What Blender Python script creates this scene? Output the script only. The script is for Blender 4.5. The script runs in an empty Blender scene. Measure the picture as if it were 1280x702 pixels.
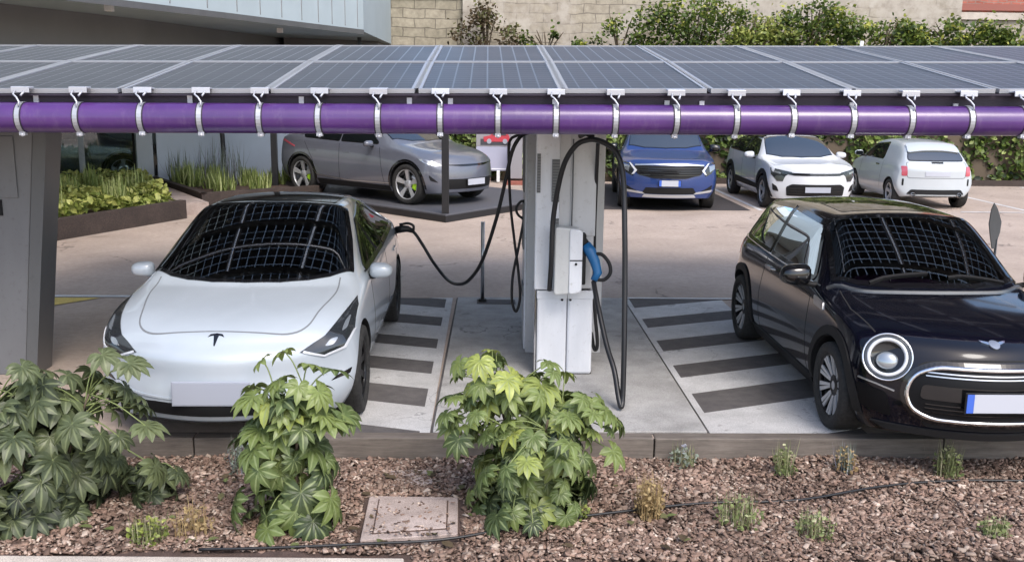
import bpy, bmesh, math, random
import numpy as np
from mathutils import Vector, Matrix
from mathutils.bvhtree import BVHTree
random.seed(7); RNG = np.random.default_rng(11)
R = math.radians
scn = bpy.context.scene
COL = scn.collection

# ------------------------------------------------------------------ materials
def nmat(name, rough=.5, col=(.5, .5, .5), metal=0., spec=.5, coat=0., coat_r=.03, ior=1.5):
    m = bpy.data.materials.new(name); m.use_nodes = True
    b = m.node_tree.nodes['Principled BSDF']
    b.inputs['Base Color'].default_value = (*col, 1); b.inputs['Roughness'].default_value = rough
    b.inputs['Metallic'].default_value = metal; b.inputs['Specular IOR Level'].default_value = spec
    b.inputs['Coat Weight'].default_value = coat; b.inputs['Coat Roughness'].default_value = coat_r
    b.inputs['IOR'].default_value = ior
    return m
def N(m, t, **k):
    n = m.node_tree.nodes.new(t)
    for a, v in k.items():
        if a in n.inputs: n.inputs[a].default_value = v
        else: setattr(n, a, v)
    return n
def L(m, a, b): m.node_tree.links.new(a, b)
def bsdf(m): return m.node_tree.nodes['Principled BSDF']
def coord(m, scale=(1, 1, 1), kind='Object'):
    tc = N(m, 'ShaderNodeTexCoord'); mp = N(m, 'ShaderNodeMapping'); mp.inputs['Scale'].default_value = scale
    L(m, tc.outputs[kind], mp.inputs['Vector']); return mp.outputs['Vector']
def noise(m, vec, scale, detail=4, rough=.6):
    n = N(m, 'ShaderNodeTexNoise'); n.inputs['Scale'].default_value = scale; n.inputs['Detail'].default_value = detail
    n.inputs['Roughness'].default_value = rough; L(m, vec, n.inputs['Vector']); return n.outputs['Fac']
def ramp(m, fac, stops):
    r = N(m, 'ShaderNodeValToRGB'); e = r.color_ramp.elements
    while len(e) < len(stops): e.new(.5)
    for i, (p, c) in enumerate(stops): e[i].position = p; e[i].color = (*c, 1) if len(c) == 3 else c
    L(m, fac, r.inputs['Fac']); return r.outputs['Color']
def mixc(m, fac, a, b, mode='MIX'):
    n = N(m, 'ShaderNodeMix', data_type='RGBA', blend_type=mode)
    if isinstance(fac, (int, float)): n.inputs[0].default_value = fac
    else: L(m, fac, n.inputs[0])
    for s, v in ((6, a), (7, b)):
        if isinstance(v, tuple): n.inputs[s].default_value = (*v, 1)
        else: L(m, v, n.inputs[s])
    return n.outputs[2]
def mth(m, op, a, b=0.):
    n = N(m, 'ShaderNodeMath', operation=op)
    for s, v in ((0, a), (1, b)):
        if isinstance(v, (int, float)): n.inputs[s].default_value = v
        else: L(m, v, n.inputs[s])
    return n.outputs[0]
def bump(m, h, strength=.3, dist=.01):
    b = N(m, 'ShaderNodeBump'); b.inputs['Strength'].default_value = strength; b.inputs['Distance'].default_value = dist
    L(m, h, b.inputs['Height']); L(m, b.outputs['Normal'], bsdf(m).inputs['Normal'])
def setc(m, c): L(m, c, bsdf(m).inputs['Base Color'])
def grainy(name, stops, scales, rough=.85, bumps=(.4, .004), stain=None, crack=None):
    """speckled ground-like material: fine grain tinted by broad patches"""
    m = nmat(name, rough); v = coord(m)
    fine = noise(m, v, scales[0], 2, .7); mid = noise(m, v, scales[1], 5, .6); big = noise(m, v, scales[2], 4, .6)
    c = ramp(m, mid, stops)
    g = ramp(m, fine, [(.3, (.62, .62, .62)), (.7, (1.25, 1.25, 1.25))])
    c = mixc(m, 1., c, g, 'MULTIPLY')
    b = ramp(m, big, [(.3, (.82, .81, .8)), (.65, (1.08, 1.08, 1.08))])
    c = mixc(m, 1., c, b, 'MULTIPLY')
    if stain:
        s = noise(m, v, stain[0], 6, .7)
        s = ramp(m, s, [(stain[1], (0, 0, 0)), (stain[1]+.09, (1, 1, 1))])
        c = mixc(m, s, c, stain[2])
    if crack:
        vo = N(m, 'ShaderNodeTexVoronoi', feature='DISTANCE_TO_EDGE'); vo.inputs['Scale'].default_value = crack
        wv = N(m, 'ShaderNodeVectorMath', operation='SCALE'); wn = N(m, 'ShaderNodeTexNoise'); wn.inputs['Scale'].default_value = 2.2; wn.inputs['Detail'].default_value = 8; L(m, v, wn.inputs['Vector']); L(m, wn.outputs['Color'], wv.inputs[0]); wv.inputs['Scale'].default_value = .9
        wa = N(m, 'ShaderNodeVectorMath', operation='ADD'); L(m, v, wa.inputs[0]); L(m, wv.outputs[0], wa.inputs[1]); L(m, wa.outputs[0], vo.inputs['Vector'])
        k1 = ramp(m, vo.outputs['Distance'], [(.002, (1, 1, 1)), (.009, (0, 0, 0))]); mk = ramp(m, noise(m, v, .5, 3), [(.5, (0, 0, 0)), (.58, (1, 1, 1))])
        c = mixc(m, mixc(m, 1., k1, mk, 'MULTIPLY'), c, tuple(x*.45 for x in stops[0][1]))
        sp = noise(m, v, 3.1, 3, .5); c = mixc(m, ramp(m, sp, [(.70, (0, 0, 0)), (.76, (.55, .55, .55))]), c, tuple(x*.5 for x in stops[0][1]))
    setc(m, c); bump(m, fine, *bumps); return m

M = {}
M['asphalt'] = grainy('asphalt beige', [(.3, (.40, .318, .262)), (.7, (.49, .395, .33))], (260, 14, .7), .9, (.5, .004), (1.3, .64, (.27, .215, .18)), .35)
M['dark_asphalt'] = grainy('asphalt dark', [(.3, (.085, .078, .078)), (.7, (.13, .118, .115))], (240, 9, .9), .9, (.5, .004))
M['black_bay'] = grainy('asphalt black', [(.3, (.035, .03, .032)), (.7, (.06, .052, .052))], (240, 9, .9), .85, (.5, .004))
M['concrete'] = grainy('concrete', [(.3, (.33, .325, .315)), (.7, (.44, .43, .42))], (180, 4, 1.0), .85, (.3, .003), (2.2, .60, (.25, .24, .225)), .9)
M['road_paint'] = grainy('worn white paint', [(.3, (.46, .455, .45)), (.7, (.6, .59, .585))], (150, 5, 1.1), .7, (.3, .002), (5.0, .60, (.27, .255, .245)), 1.3)
M['line_paint'] = grainy('line paint', [(.3, (.62, .61, .6)), (.7, (.74, .73, .72))], (150, 5, 1.1), .7, (.3, .002), (5.0, .66, (.4, .37, .35)))
M['yellow_paint'] = grainy('yellow paint', [(.3, (.62, .46, .12)), (.7, (.72, .55, .18))], (150, 5, 1.1), .7, (.3, .002))
M['soil'] = grainy('garden soil', [(.3, (.07, .045, .035)), (.7, (.13, .085, .07))], (120, 9, 2), .95, (.6, .01))
M['pale_kerb'] = grainy('pale kerb stone', [(.3, (.5, .44, .38)), (.7, (.6, .53, .46))], (150, 6, 2), .85, (.3, .003))
M['lid_concrete'] = grainy('pinkish concrete', [(.3, (.36, .29, .26)), (.7, (.47, .385, .35))], (150, 7, 3), .85, (.3, .003), (9, .62, (.2, .15, .13)))

def timber(name, c0, c1):
    m = nmat(name, .8); v = coord(m, (1.2, 14, 14)); n = noise(m, v, 3.2, 8, .7)
    v2 = coord(m); n2 = noise(m, v2, 2.5, 4)
    c = ramp(m, n, [(.3, c0), (.72, c1)]); g = ramp(m, n2, [(.3, (.7, .7, .7)), (.7, (1.2, 1.2, 1.2))])
    setc(m, mixc(m, 1., c, g, 'MULTIPLY')); bump(m, n, .5, .006); return m
M['timber'] = timber('weathered timber', (.095, .078, .066), (.21, .18, .155))
M['dark_timber'] = timber('dark timber', (.022, .016, .014), (.075, .052, .042))

def paint(name, c, c2=None, metal=0., rough=.25, flake=0.):
    m = nmat(name, rough, c, metal, .5, 1., .03); v = coord(m)
    n = noise(m, v, 3, 4); k = tuple(x*.93 for x in c)
    col = ramp(m, n, [(.3, k), (.7, c)])
    if flake:
        f = noise(m, v, 900, 1); fr = ramp(m, f, [(.4, (1-flake,)*3), (.65, (1+flake,)*3)]); col = mixc(m, 1., col, fr, 'MULTIPLY')
    setc(m, col)
    r = noise(m, v, 7, 5); mr = N(m, 'ShaderNodeMapRange'); mr.inputs['To Min'].default_value = .01; mr.inputs['To Max'].default_value = .10
    L(m, r, mr.inputs['Value']); L(m, mr.outputs[0], bsdf(m).inputs['Coat Roughness']); return m
M['paint_white'] = paint('pearl white paint', (.43, .475, .52), rough=.3)
M['paint_black'] = paint('black paint', (.003, .0035, .008), rough=.12); bsdf(M['paint_black']).inputs['Specular IOR Level'].default_value = .2; bsdf(M['paint_black']).inputs['Coat IOR'].default_value = 1.36
M['paint_grey'] = paint('grey metallic paint', (.14, .15, .185), metal=.12, rough=.3, flake=.15)
M['paint_blue'] = paint('blue metallic paint', (.018, .05, .20), metal=.25, rough=.3, flake=.15)
M['paint_white2'] = paint('plain white paint', (.62, .64, .67), rough=.35)
M['paint_white3'] = paint('cool white paint', (.50, .54, .57), rough=.35)
M['glass'] = nmat('tinted car glass', .04, (.006, .008, .009), spec=.35, ior=1.45)
M['glass_blue'] = nmat('bright windscreen glass', .03, (.012, .015, .016), spec=.9, ior=2.1)
def clear_tint(ior=2.15, tn=.38):
    m = nmat('see-through car glass', .02)
    tr = N(m, 'ShaderNodeBsdfTransparent'); tr.inputs['Color'].default_value = (tn, tn*1.1, tn*1.1, 1)
    gl = N(m, 'ShaderNodeBsdfGlossy'); gl.inputs['Roughness'].default_value = .01; gl.inputs['Color'].default_value = (.9, .95, 1, 1)
    fr = N(m, 'ShaderNodeFresnel'); fr.inputs['IOR'].default_value = ior
    mx = N(m, 'ShaderNodeMixShader'); L(m, fr.outputs[0], mx.inputs[0]); L(m, tr.outputs[0], mx.inputs[1]); L(m, gl.outputs[0], mx.inputs[2])
    L(m, mx.outputs[0], m.node_tree.nodes['Material Output'].inputs['Surface']); return m
M['clear_tint'] = clear_tint(); M['clear_side'] = clear_tint(1.22, .13)
M['gloss_black'] = nmat('gloss black plastic', .12, (.006, .006, .007), coat=.5)
M['trim'] = nmat('matt black trim', .6, (.010, .010, .011), spec=.3)
M['cabin'] = nmat('dark cabin fabric', .8, (.022, .022, .024)); M['cabin_light'] = nmat('grey seat trim', .7, (.075, .075, .08))
M['seam'] = nmat('seam', .9, (.012, .012, .012))
M['seam_soft'] = nmat('seam in pale paint', .8, (.16, .17, .18))
M['grille_black'] = nmat('satin grille black', .45, (.004, .004, .005), spec=.2)
M['chrome'] = nmat('chrome', .12, (.75, .76, .78), 1.)
M['chrome_dull'] = nmat('brushed steel', .35, (.55, .56, .58), 1.)
M['silver'] = nmat('silver wheel paint', .35, (.52, .53, .55), .45)
M['rim_black'] = nmat('black wheel paint', .3, (.012, .012, .013), .2)
M['white_ring'] = nmat('white light ring', .25, (.6, .62, .65), coat=.6)
M['lens'] = nmat('lamp lens', .08, (.33, .36, .39), .6, coat=1.)
M['head_dark'] = nmat('lamp housing dark', .12, (.03, .034, .038), .3, coat=1.)
M['tail_red'] = nmat('tail lamp red', .15, (.48, .09, .12), coat=1.)
M['plate'] = nmat('blank plate', .5, (.46, .48, .54))
M['plate_grey'] = nmat('plate blank grey', .5, (.34, .36, .42))
M['plate_blue'] = nmat('plate band blue', .4, (.05, .13, .55))
M['green'] = nmat('lime caliper', .4, (.42, .75, .03))
M['red'] = nmat('red plastic', .3, (.55, .03, .05))
def rubber():
    m = nmat('tyre rubber', .8, (.018, .018, .018)); v = coord(m); n = noise(m, v, 40, 3)
    setc(m, ramp(m, n, [(.35, (.013, .013, .013)), (.7, (.032, .031, .03))])); return m
M['rubber'] = rubber()
M['hose'] = nmat('black cable sheath', .42, (.012, .012, .014))
def metal_white(name, c, sc=3.):
    m = nmat(name, .4, c, 0, .5, .25, .2); v = coord(m, (1, 1, .25)); n = noise(m, v, sc, 6, .65)
    n2 = noise(m, coord(m), 22, 5, .7)
    col = ramp(m, n, [(.3, tuple(x*.82 for x in c)), (.62, c)])
    sp = ramp(m, n2, [(.28, (.78, .77, .75)), (.42, (1, 1, 1))])
    setc(m, mixc(m, 1., col, sp, 'MULTIPLY')); return m
M['station_white'] = metal_white('powder coated white', (.70, .72, .76))
M['station_grey'] = metal_white('powder coated light grey', (.55, .555, .565))
M['station_silver'] = metal_white('brushed pale casing', (.55, .56, .56))
M['louvre'] = nmat('louvre grey', .6, (.19, .195, .2))
M['steel_grey'] = metal_white('painted grey steel', (.15, .155, .165), 2.)
M['steel_dark'] = metal_white('dark steel and shaded flange', (.10, .105, .11), 2.)
M['connector_blue'] = nmat('blue connector plastic', .45, (.008, .10, .26))
M['purple'] = nmat('purple tube', .3, (.21, .062, .40), coat=.35, coat_r=.18)
def purple():
    m = M['purple']; v = coord(m, (.6, 1, 1)); n = noise(m, v, 2.2, 5)
    c = ramp(m, n, [(.3, (.055, .018, .115)), (.7, (.095, .030, .18))])
    d = noise(m, coord(m, (3, 1, 1)), 5, 8, .75); c = mixc(m, ramp(m, d, [(.52, (0, 0, 0)), (.75, (.5, .5, .5))]), c, (.16, .105, .21)); setc(m, c)
    n2 = noise(m, coord(m), 9, 4); bump(m, n2, .12, .01)
purple()
M['eave'] = nmat('dark eave profile', .6, (.022, .015, .03))
M['alu'] = nmat('aluminium frame', .45, (.42, .43, .46), .5)
M['alu_white'] = nmat('pale bracket', .4, (.5, .51, .55), .4)

def pv():
    """glass-glass solar module: dark square cells with clear joints between"""
    m = nmat('solar module', .4, (.02, .022, .03), spec=.16, coat=.06, coat_r=.3)
    tc = N(m, 'ShaderNodeTexCoord'); sp = N(m, 'ShaderNodeSeparateXYZ'); L(m, tc.outputs['Object'], sp.inputs[0])
    def line(o, p, off, g):
        a = mth(m, 'ADD', o, off); a = mth(m, 'DIVIDE', a, p); a = mth(m, 'FRACT', a); a = mth(m, 'LESS_THAN', a, g/p); return a
    a = line(sp.outputs['X'], .125, .0075, .0125); b = line(sp.outputs['Y'], .125, .0075, .0125)
    k = mth(m, 'MAXIMUM', a, b)
    n = noise(m, coord(m), 1.1, 3)
    setc(m, ramp(m, n, [(.3, (.05, .05, .056)), (.7, (.075, .075, .083))]))
    tr = N(m, 'ShaderNodeBsdfTranslucent'); tr.inputs['Color'].default_value = (.8, .82, .83, 1)
    t2 = N(m, 'ShaderNodeBsdfTransparent'); t2.inputs['Color'].default_value = (.8, .83, .83, 1)
    tm = N(m, 'ShaderNodeMixShader'); tm.inputs[0].default_value = .92; L(m, tr.outputs[0], tm.inputs[1]); L(m, t2.outputs[0], tm.inputs[2]); tr = tm
    gl = N(m, 'ShaderNodeBsdfGlossy'); gl.inputs['Roughness'].default_value = .4
    fr = N(m, 'ShaderNodeFresnel'); fr.inputs['IOR'].default_value = 1.22
    mg = N(m, 'ShaderNodeMixShader'); L(m, fr.outputs[0], mg.inputs[0]); L(m, tr.outputs[0], mg.inputs[1]); L(m, gl.outputs[0], mg.inputs[2])
    mx = N(m, 'ShaderNodeMixShader'); L(m, k, mx.inputs[0]); L(m, bsdf(m).outputs[0], mx.inputs[1]); L(m, mg.outputs[0], mx.inputs[2])
    L(m, mx.outputs[0], m.node_tree.nodes['Material Output'].inputs['Surface']); return m
M['pv'] = pv()
M['strip_clear'] = nmat('milky joint strip', .4, (.6, .62, .64))
def strip_clear():
    m = M['strip_clear']; tr = N(m, 'ShaderNodeBsdfTranslucent'); tr.inputs['Color'].default_value = (.9, .9, .9, 1); t2 = N(m, 'ShaderNodeBsdfTransparent'); a = N(m, 'ShaderNodeMixShader'); a.inputs[0].default_value = .4; L(m, tr.outputs[0], a.inputs[1]); L(m, t2.outputs[0], a.inputs[2]); b = N(m, 'ShaderNodeMixShader'); b.inputs[0].default_value = .7; L(m, bsdf(m).outputs[0], b.inputs[1]); L(m, a.outputs[0], b.inputs[2]); L(m, b.outputs[0], m.node_tree.nodes['Material Output'].inputs['Surface'])
strip_clear()
def pane():
    m = nmat('window pane', .02); nt = m.node_tree
    tr = N(m, 'ShaderNodeBsdfTransparent'); tr.inputs['Color'].default_value = (.75, .82, .82, 1)
    gl = N(m, 'ShaderNodeBsdfGlossy'); gl.inputs['Roughness'].default_value = .01
    fr = N(m, 'ShaderNodeFresnel'); fr.inputs['IOR'].default_value = 1.9
    mx = N(m, 'ShaderNodeMixShader'); L(m, fr.outputs[0], mx.inputs[0]); L(m, tr.outputs[0], mx.inputs[1]); L(m, gl.outputs[0], mx.inputs[2])
    L(m, mx.outputs[0], nt.nodes['Material Output'].inputs['Surface']); return m
M['pane'] = pane()

def leafmat(name, stops, rough=.5, vein=None, back=1.0):
    m = nmat(name, rough, spec=.4); a = N(m, 'ShaderNodeAttribute', attribute_name='rnd')
    c = ramp(m, a.outputs['Fac'], stops)
    n = noise(m, coord(m), 18, 3); g = ramp(m, n, [(.3, (.75, .77, .72)), (.7, (1.2, 1.2, 1.15))]); c = mixc(m, 1., c, g, 'MULTIPLY')
    if name == 'bark chip':
        pn = noise(m, coord(m), 1.7, 5); c = mixc(m, 1., c, ramp(m, pn, [(.32, (.62, .58, .56)), (.62, (1.15, 1.1, 1.08))]), 'MULTIPLY')
    if vein:
        v = N(m, 'ShaderNodeAttribute', attribute_name='vein'); vr = ramp(m, v.outputs['Fac'], [(.72, (0, 0, 0)), (.98, (1, 1, 1))]); c = mixc(m, vr, c, vein)
    setc(m, c)
    tl = N(m, 'ShaderNodeBsdfTranslucent'); L(m, c, tl.inputs['Color'])
    mx = N(m, 'ShaderNodeMixShader'); mx.inputs[0].default_value = .22
    L(m, bsdf(m).outputs[0], mx.inputs[1]); L(m, tl.outputs[0], mx.inputs[2]); L(m, mx.outputs[0], m.node_tree.nodes['Material Output'].inputs['Surface'])
    return m
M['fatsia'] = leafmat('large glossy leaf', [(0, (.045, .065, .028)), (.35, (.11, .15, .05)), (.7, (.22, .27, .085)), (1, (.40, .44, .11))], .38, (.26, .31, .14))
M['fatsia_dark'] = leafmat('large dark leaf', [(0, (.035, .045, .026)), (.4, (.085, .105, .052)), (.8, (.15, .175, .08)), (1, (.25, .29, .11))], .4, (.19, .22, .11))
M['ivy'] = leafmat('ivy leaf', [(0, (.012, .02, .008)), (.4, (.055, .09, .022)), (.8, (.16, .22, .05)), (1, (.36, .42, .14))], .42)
M['shrub'] = leafmat('shrub leaf', [(0, (.025, .045, .012)), (.5, (.09, .14, .03)), (.85, (.2, .26, .05)), (1, (.4, .4, .08))], .5)
M['shrub_lime'] = leafmat('lime shrub leaf', [(0, (.07, .09, .02)), (.5, (.22, .27, .06)), (1, (.5, .5, .16))], .5)
M['dry'] = leafmat('dry twig leaf', [(0, (.05, .035, .02)), (.5, (.14, .1, .06)), (1, (.16, .2, .07))], .8)
M['grass'] = leafmat('grass blade', [(0, (.10, .14, .04)), (.5, (.28, .35, .10)), (1, (.55, .58, .28))], .6)
M['lavender'] = leafmat('lavender stalk', [(0, (.16, .19, .15)), (.6, (.28, .32, .27)), (1, (.33, .32, .42))], .7)
M['straw'] = leafmat('dry tuft blade', [(0, (.25, .16, .08)), (1, (.5, .38, .2))], .8)
M['mulch'] = leafmat('bark chip', [(0, (.075, .05, .04)), (.25, (.24, .165, .135)), (.5, (.37, .255, .21)), (.75, (.46, .36, .31)), (1, (.76, .65, .58))], .85)
M['weed'] = leafmat('pale weed leaf', [(0, (.09, .12, .04)), (.5, (.22, .26, .10)), (1, (.58, .56, .36))], .7)
M['weed_stem'] = leafmat('pale weed stem', [(0, (.12, .15, .06)), (.6, (.26, .28, .13)), (1, (.5, .46, .32))], .7)
M['stem'] = nmat('green stem', .6, (.17, .21, .07)); M['bark'] = nmat('woody stem', .8, (.1, .075, .05))

def stonewall(name, c0, c1, mort, bw, rh, plaster=.45):
    m = nmat(name, .95); v = coord(m)
    # world x,z to texture plane
    sp = N(m, 'ShaderNodeSeparateXYZ'); L(m, v, sp.inputs[0]); cb = N(m, 'ShaderNodeCombineXYZ'); L(m, sp.outputs['X'], cb.inputs[0]); L(m, sp.outputs['Z'], cb.inputs[1])
    wob = N(m, 'ShaderNodeTexNoise'); wob.inputs['Scale'].default_value = 1.6; L(m, cb.outputs[0], wob.inputs['Vector'])
    ad = N(m, 'ShaderNodeVectorMath', operation='SCALE'); L(m, wob.outputs['Color'], ad.inputs[0]); ad.inputs['Scale'].default_value = .16
    a2 = N(m, 'ShaderNodeVectorMath', operation='ADD'); L(m, cb.outputs[0], a2.inputs[0]); L(m, ad.outputs[0], a2.inputs[1])
    br = N(m, 'ShaderNodeTexBrick'); L(m, a2.outputs[0], br.inputs['Vector']); br.inputs['Scale'].default_value = 1; br.inputs['Brick Width'].default_value = bw; br.inputs['Row Height'].default_value = rh
    br.inputs['Mortar Size'].default_value = .018; br.inputs['Mortar Smooth'].default_value = .5; br.inputs['Color1'].default_value = (*c0, 1); br.inputs['Color2'].default_value = (*c1, 1); br.inputs['Mortar'].default_value = (*mort, 1)
    n = noise(m, v, 6, 7, .7); g = ramp(m, n, [(.3, (.7, .69, .67)), (.7, (1.2, 1.19, 1.17))])
    c = mixc(m, 1., br.outputs['Color'], g, 'MULTIPLY')
    n2 = noise(m, v, .55, 6, .65); pk = ramp(m, n2, [(plaster, (0, 0, 0)), (plaster+.12, (1, 1, 1))])
    n3 = noise(m, v, 2.2, 7, .7); pc = ramp(m, n3, [(.3, (.27, .235, .2)), (.5, (.42, .375, .32)), (.7, (.5, .46, .4))])
    c = mixc(m, pk, c, pc); setc(m, c); bump(m, br.outputs['Fac'], -.4, .03); return m
M['stone'] = stonewall('rendered stone wall', (.34, .3, .24), (.42, .375, .3), (.2, .175, .145), .75, .27, .44)
M['stone_block'] = stonewall('coursed stone wall', (.31, .28, .215), (.39, .35, .275), (.17, .15, .12), .62, .26, .72)
M['brick_red'] = stonewall('red brick', (.36, .11, .08), (.44, .15, .11), (.3, .2, .17), .26, .075, .95)
def wallmat(name, c, s=.8):
    m = nmat(name, .6); v = coord(m); n = noise(m, v, s, 5, .6); n2 = noise(m, v, 30, 3)
    col = ramp(m, n, [(.3, tuple(x*.86 for x in c)), (.7, c)]); setc(m, col); bump(m, n2, .1, .003); return m
M['facade_blue'] = wallmat('pale blue cladding', (.40, .47, .50)); M['soffit'] = wallmat('soffit grey', (.15, .145, .145)); M['facade_grey'] = wallmat('grey wall', (.21, .215, .22))
M['wall_white'] = wallmat('white blue wall', (.56, .62, .68)); M['white_edge'] = wallmat('white flashing', (.72, .76, .8)); M['pillar_white'] = wallmat('pale pillar', (.48, .52, .54))
M['interior'] = wallmat('showroom interior', (.62, .68, .69)); M['pave'] = wallmat('platform deck grey', (.10, .10, .112)); M['roof_red'] = wallmat('red brown fascia', (.3, .1, .075))
M['black_steel'] = nmat('black steel post', .45, (.014, .014, .016))
M['banner_lav'] = wallmat('lavender panel', (.42, .43, .55)); M['banner_grey'] = wallmat('grey panel', (.3, .29, .31)); M['white_plastic'] = nmat('white plastic', .4, (.8, .8, .8))
M['banner_dark'] = nmat('print dark', .5, (.06, .06, .07)); M['banner_red'] = nmat('print red', .5, (.5, .05, .07)); M['banner_white'] = nmat('print white', .5, (.8, .82, .88))

# ------------------------------------------------------------------ object helpers
def link(o, parent=None):
    COL.objects.link(o)
    if parent: o.parent = parent
    return o
def tag(o, label=None, cat=None, group=None, kind=None):
    if label: o['label'] = label
    if cat: o['category'] = cat
    if group: o['group'] = group
    if kind: o['kind'] = kind
    return o
def thing(name, label, cat, loc=(0, 0, 0), rz=0, group=None):
    o = bpy.data.objects.new(name, None); o.empty_display_size = .2; COL.objects.link(o)
    o.location = loc; o.rotation_euler = (0, 0, rz); return tag(o, label, cat, group)
def copy_tree(o, parent=None):
    c = o.copy(); link(c, parent)
    for ch in list(o.children): copy_tree(ch, c)
    return c
class MB:
    def __init__(s): s.v = []; s.f = []; s.m = []; s.s = []
    def add(s, v, f, mi=0, sm=False, X=None):
        b = len(s.v); s.v += [tuple(X @ Vector(p)) if X else tuple(p) for p in v]
        for q in f: s.f.append([b+i for i in q]); s.m.append(mi); s.s.append(sm)
        return s
    def box(s, c, d, mi=0, X=None):
        x, y, z = c; a, b, h = (k/2 for k in d)
        v = [(x+i*a, y+j*b, z+k*h) for k in (-1, 1) for j in (-1, 1) for i in (-1, 1)]
        return s.add(v, [(0, 2, 3, 1), (4, 5, 7, 6), (0, 1, 5, 4), (2, 6, 7, 3), (0, 4, 6, 2), (1, 3, 7, 5)], mi, False, X)
    def tube(s, pts, r, n=10, mi=0, caps=True, X=None):
        P = [Vector(p) for p in pts]; rs = r if isinstance(r, (list, tuple)) else [r]*len(P)
        v = []; up = None
        for i, p in enumerate(P):
            t = (P[min(i+1, len(P)-1)]-P[max(i-1, 0)]).normalized()
            if up is None: up = Vector((0, 0, 1)) if abs(t.z) < .9 else Vector((1, 0, 0))
            a = t.cross(up).normalized(); b = a.cross(t).normalized(); up = b
            for k in range(n):
                an = 2*math.pi*k/n; v.append(p+(a*math.cos(an)+b*math.sin(an))*rs[i])
        f = [(i*n+k, i*n+(k+1) % n, (i+1)*n+(k+1) % n, (i+1)*n+k) for i in range(len(P)-1) for k in range(n)]
        s.add(v, f, mi, True, X)
        if caps: s.add(v[:n], [tuple(range(n))[::-1]], mi, False, X); s.add(v[-n:], [tuple(range(n))], mi, False, X)
        return s
    def lathe(s, prof, n=32, mi=0, X=None, sm=True, axis='x'):
        v = []
        for a, r in prof:
            for k in range(n):
                t = 2*math.pi*k/n; c, d = r*math.cos(t), r*math.sin(t)
                v.append((a, c, d) if axis == 'x' else ((c, a, d) if axis == 'y' else (c, d, a)))
        f = [(i*n+k, i*n+(k+1) % n, (i+1)*n+(k+1) % n, (i+1)*n+k) for i in range(len(prof)-1) for k in range(n)]
        return s.add(v, f, mi, sm, X)
    def prism(s, poly, a0, a1, axis='z', mi=0, X=None):
        n = len(poly)
        def P(u, w, a): return (u, w, a) if axis == 'z' else ((u, a, w) if axis == 'y' else (a, u, w))
        v = [P(u, w, a0) for u, w in poly]+[P(u, w, a1) for u, w in poly]
        f = [tuple(range(n))[::-1], tuple(range(n, 2*n))]+[(i, (i+1) % n, n+(i+1) % n, n+i) for i in range(n)]
        return s.add(v, f, mi, False, X)
    def ball(s, c, r, n=10, mi=0, X=None):
        rx, ry, rz = r if isinstance(r, tuple) else (r, r, r); v = []; f = []
        for i in range(n+1):
            ph = math.pi*i/n
            for k in range(2*n):
                t = math.pi*k/n; v.append((c[0]+rx*math.sin(ph)*math.cos(t), c[1]+ry*math.sin(ph)*math.sin(t), c[2]+rz*math.cos(ph)))
        for i in range(n):
            for k in range(2*n): f.append((i*2*n+k, (i+1)*2*n+k, (i+1)*2*n+(k+1) % (2*n), i*2*n+(k+1) % (2*n)))
        return s.add(v, f, mi, True, X)
    def mesh(s, name, mats):
        me = bpy.data.meshes.new(name); me.from_pydata(s.v, [], s.f)
        for m in (mats if isinstance(mats, (list, tuple)) else [mats]): me.materials.append(M[m] if isinstance(m, str) else m)
        me.polygons.foreach_set('material_index', s.m); me.polygons.foreach_set('use_smooth', s.s); me.update()
        bm = bmesh.new(); bm.from_mesh(me); bmesh.ops.remove_doubles(bm, verts=bm.verts, dist=1e-5); bmesh.ops.recalc_face_normals(bm, faces=bm.faces); bm.to_mesh(me); bm.free()
        return me
    def build(s, name, mats, parent=None, bevel=0, loc=None, rot=None):
        o = bpy.data.objects.new(name, s.mesh(name, mats)); link(o, parent)
        if loc: o.location = loc
        if rot: o.rotation_euler = rot
        if bevel:
            b = o.modifiers.new('b', 'BEVEL'); b.width = bevel; b.segments = 2; b.limit_method = 'ANGLE'; b.angle_limit = R(40)
        return o
def spline(pts, n=8):
    """Catmull-Rom through the points"""
    P = [Vector(p) for p in pts]; P = [P[0]*2-P[1]]+P+[P[-1]*2-P[-2]]; out = []
    for i in range(1, len(P)-2):
        for k in range(n):
            t = k/n; a, b, c, d = P[i-1:i+3]
            out.append(.5*((2*b)+(c-a)*t+(2*a-5*b+4*c-d)*t*t+(3*b-a-3*c+d)*t**3))
    out.append(P[-2]); return out
def rotmats(n, tilt=math.pi, base=None):
    """n random rotations; tilt limits lean from +z"""
    az = RNG.uniform(0, 2*math.pi, n); ti = RNG.uniform(-tilt, tilt, n); sp = RNG.uniform(0, 2*math.pi, n)
    def rz(a):
        m = np.zeros((n, 3, 3)); m[:, 0, 0] = np.cos(a); m[:, 0, 1] = -np.sin(a); m[:, 1, 0] = np.sin(a); m[:, 1, 1] = np.cos(a); m[:, 2, 2] = 1; return m
    def rx(a):
        m = np.zeros((n, 3, 3)); m[:, 1, 1] = np.cos(a); m[:, 1, 2] = -np.sin(a); m[:, 2, 1] = np.sin(a); m[:, 2, 2] = np.cos(a); m[:, 0, 0] = 1; return m
    return rz(az) @ rx(ti) @ rz(sp)
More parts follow.
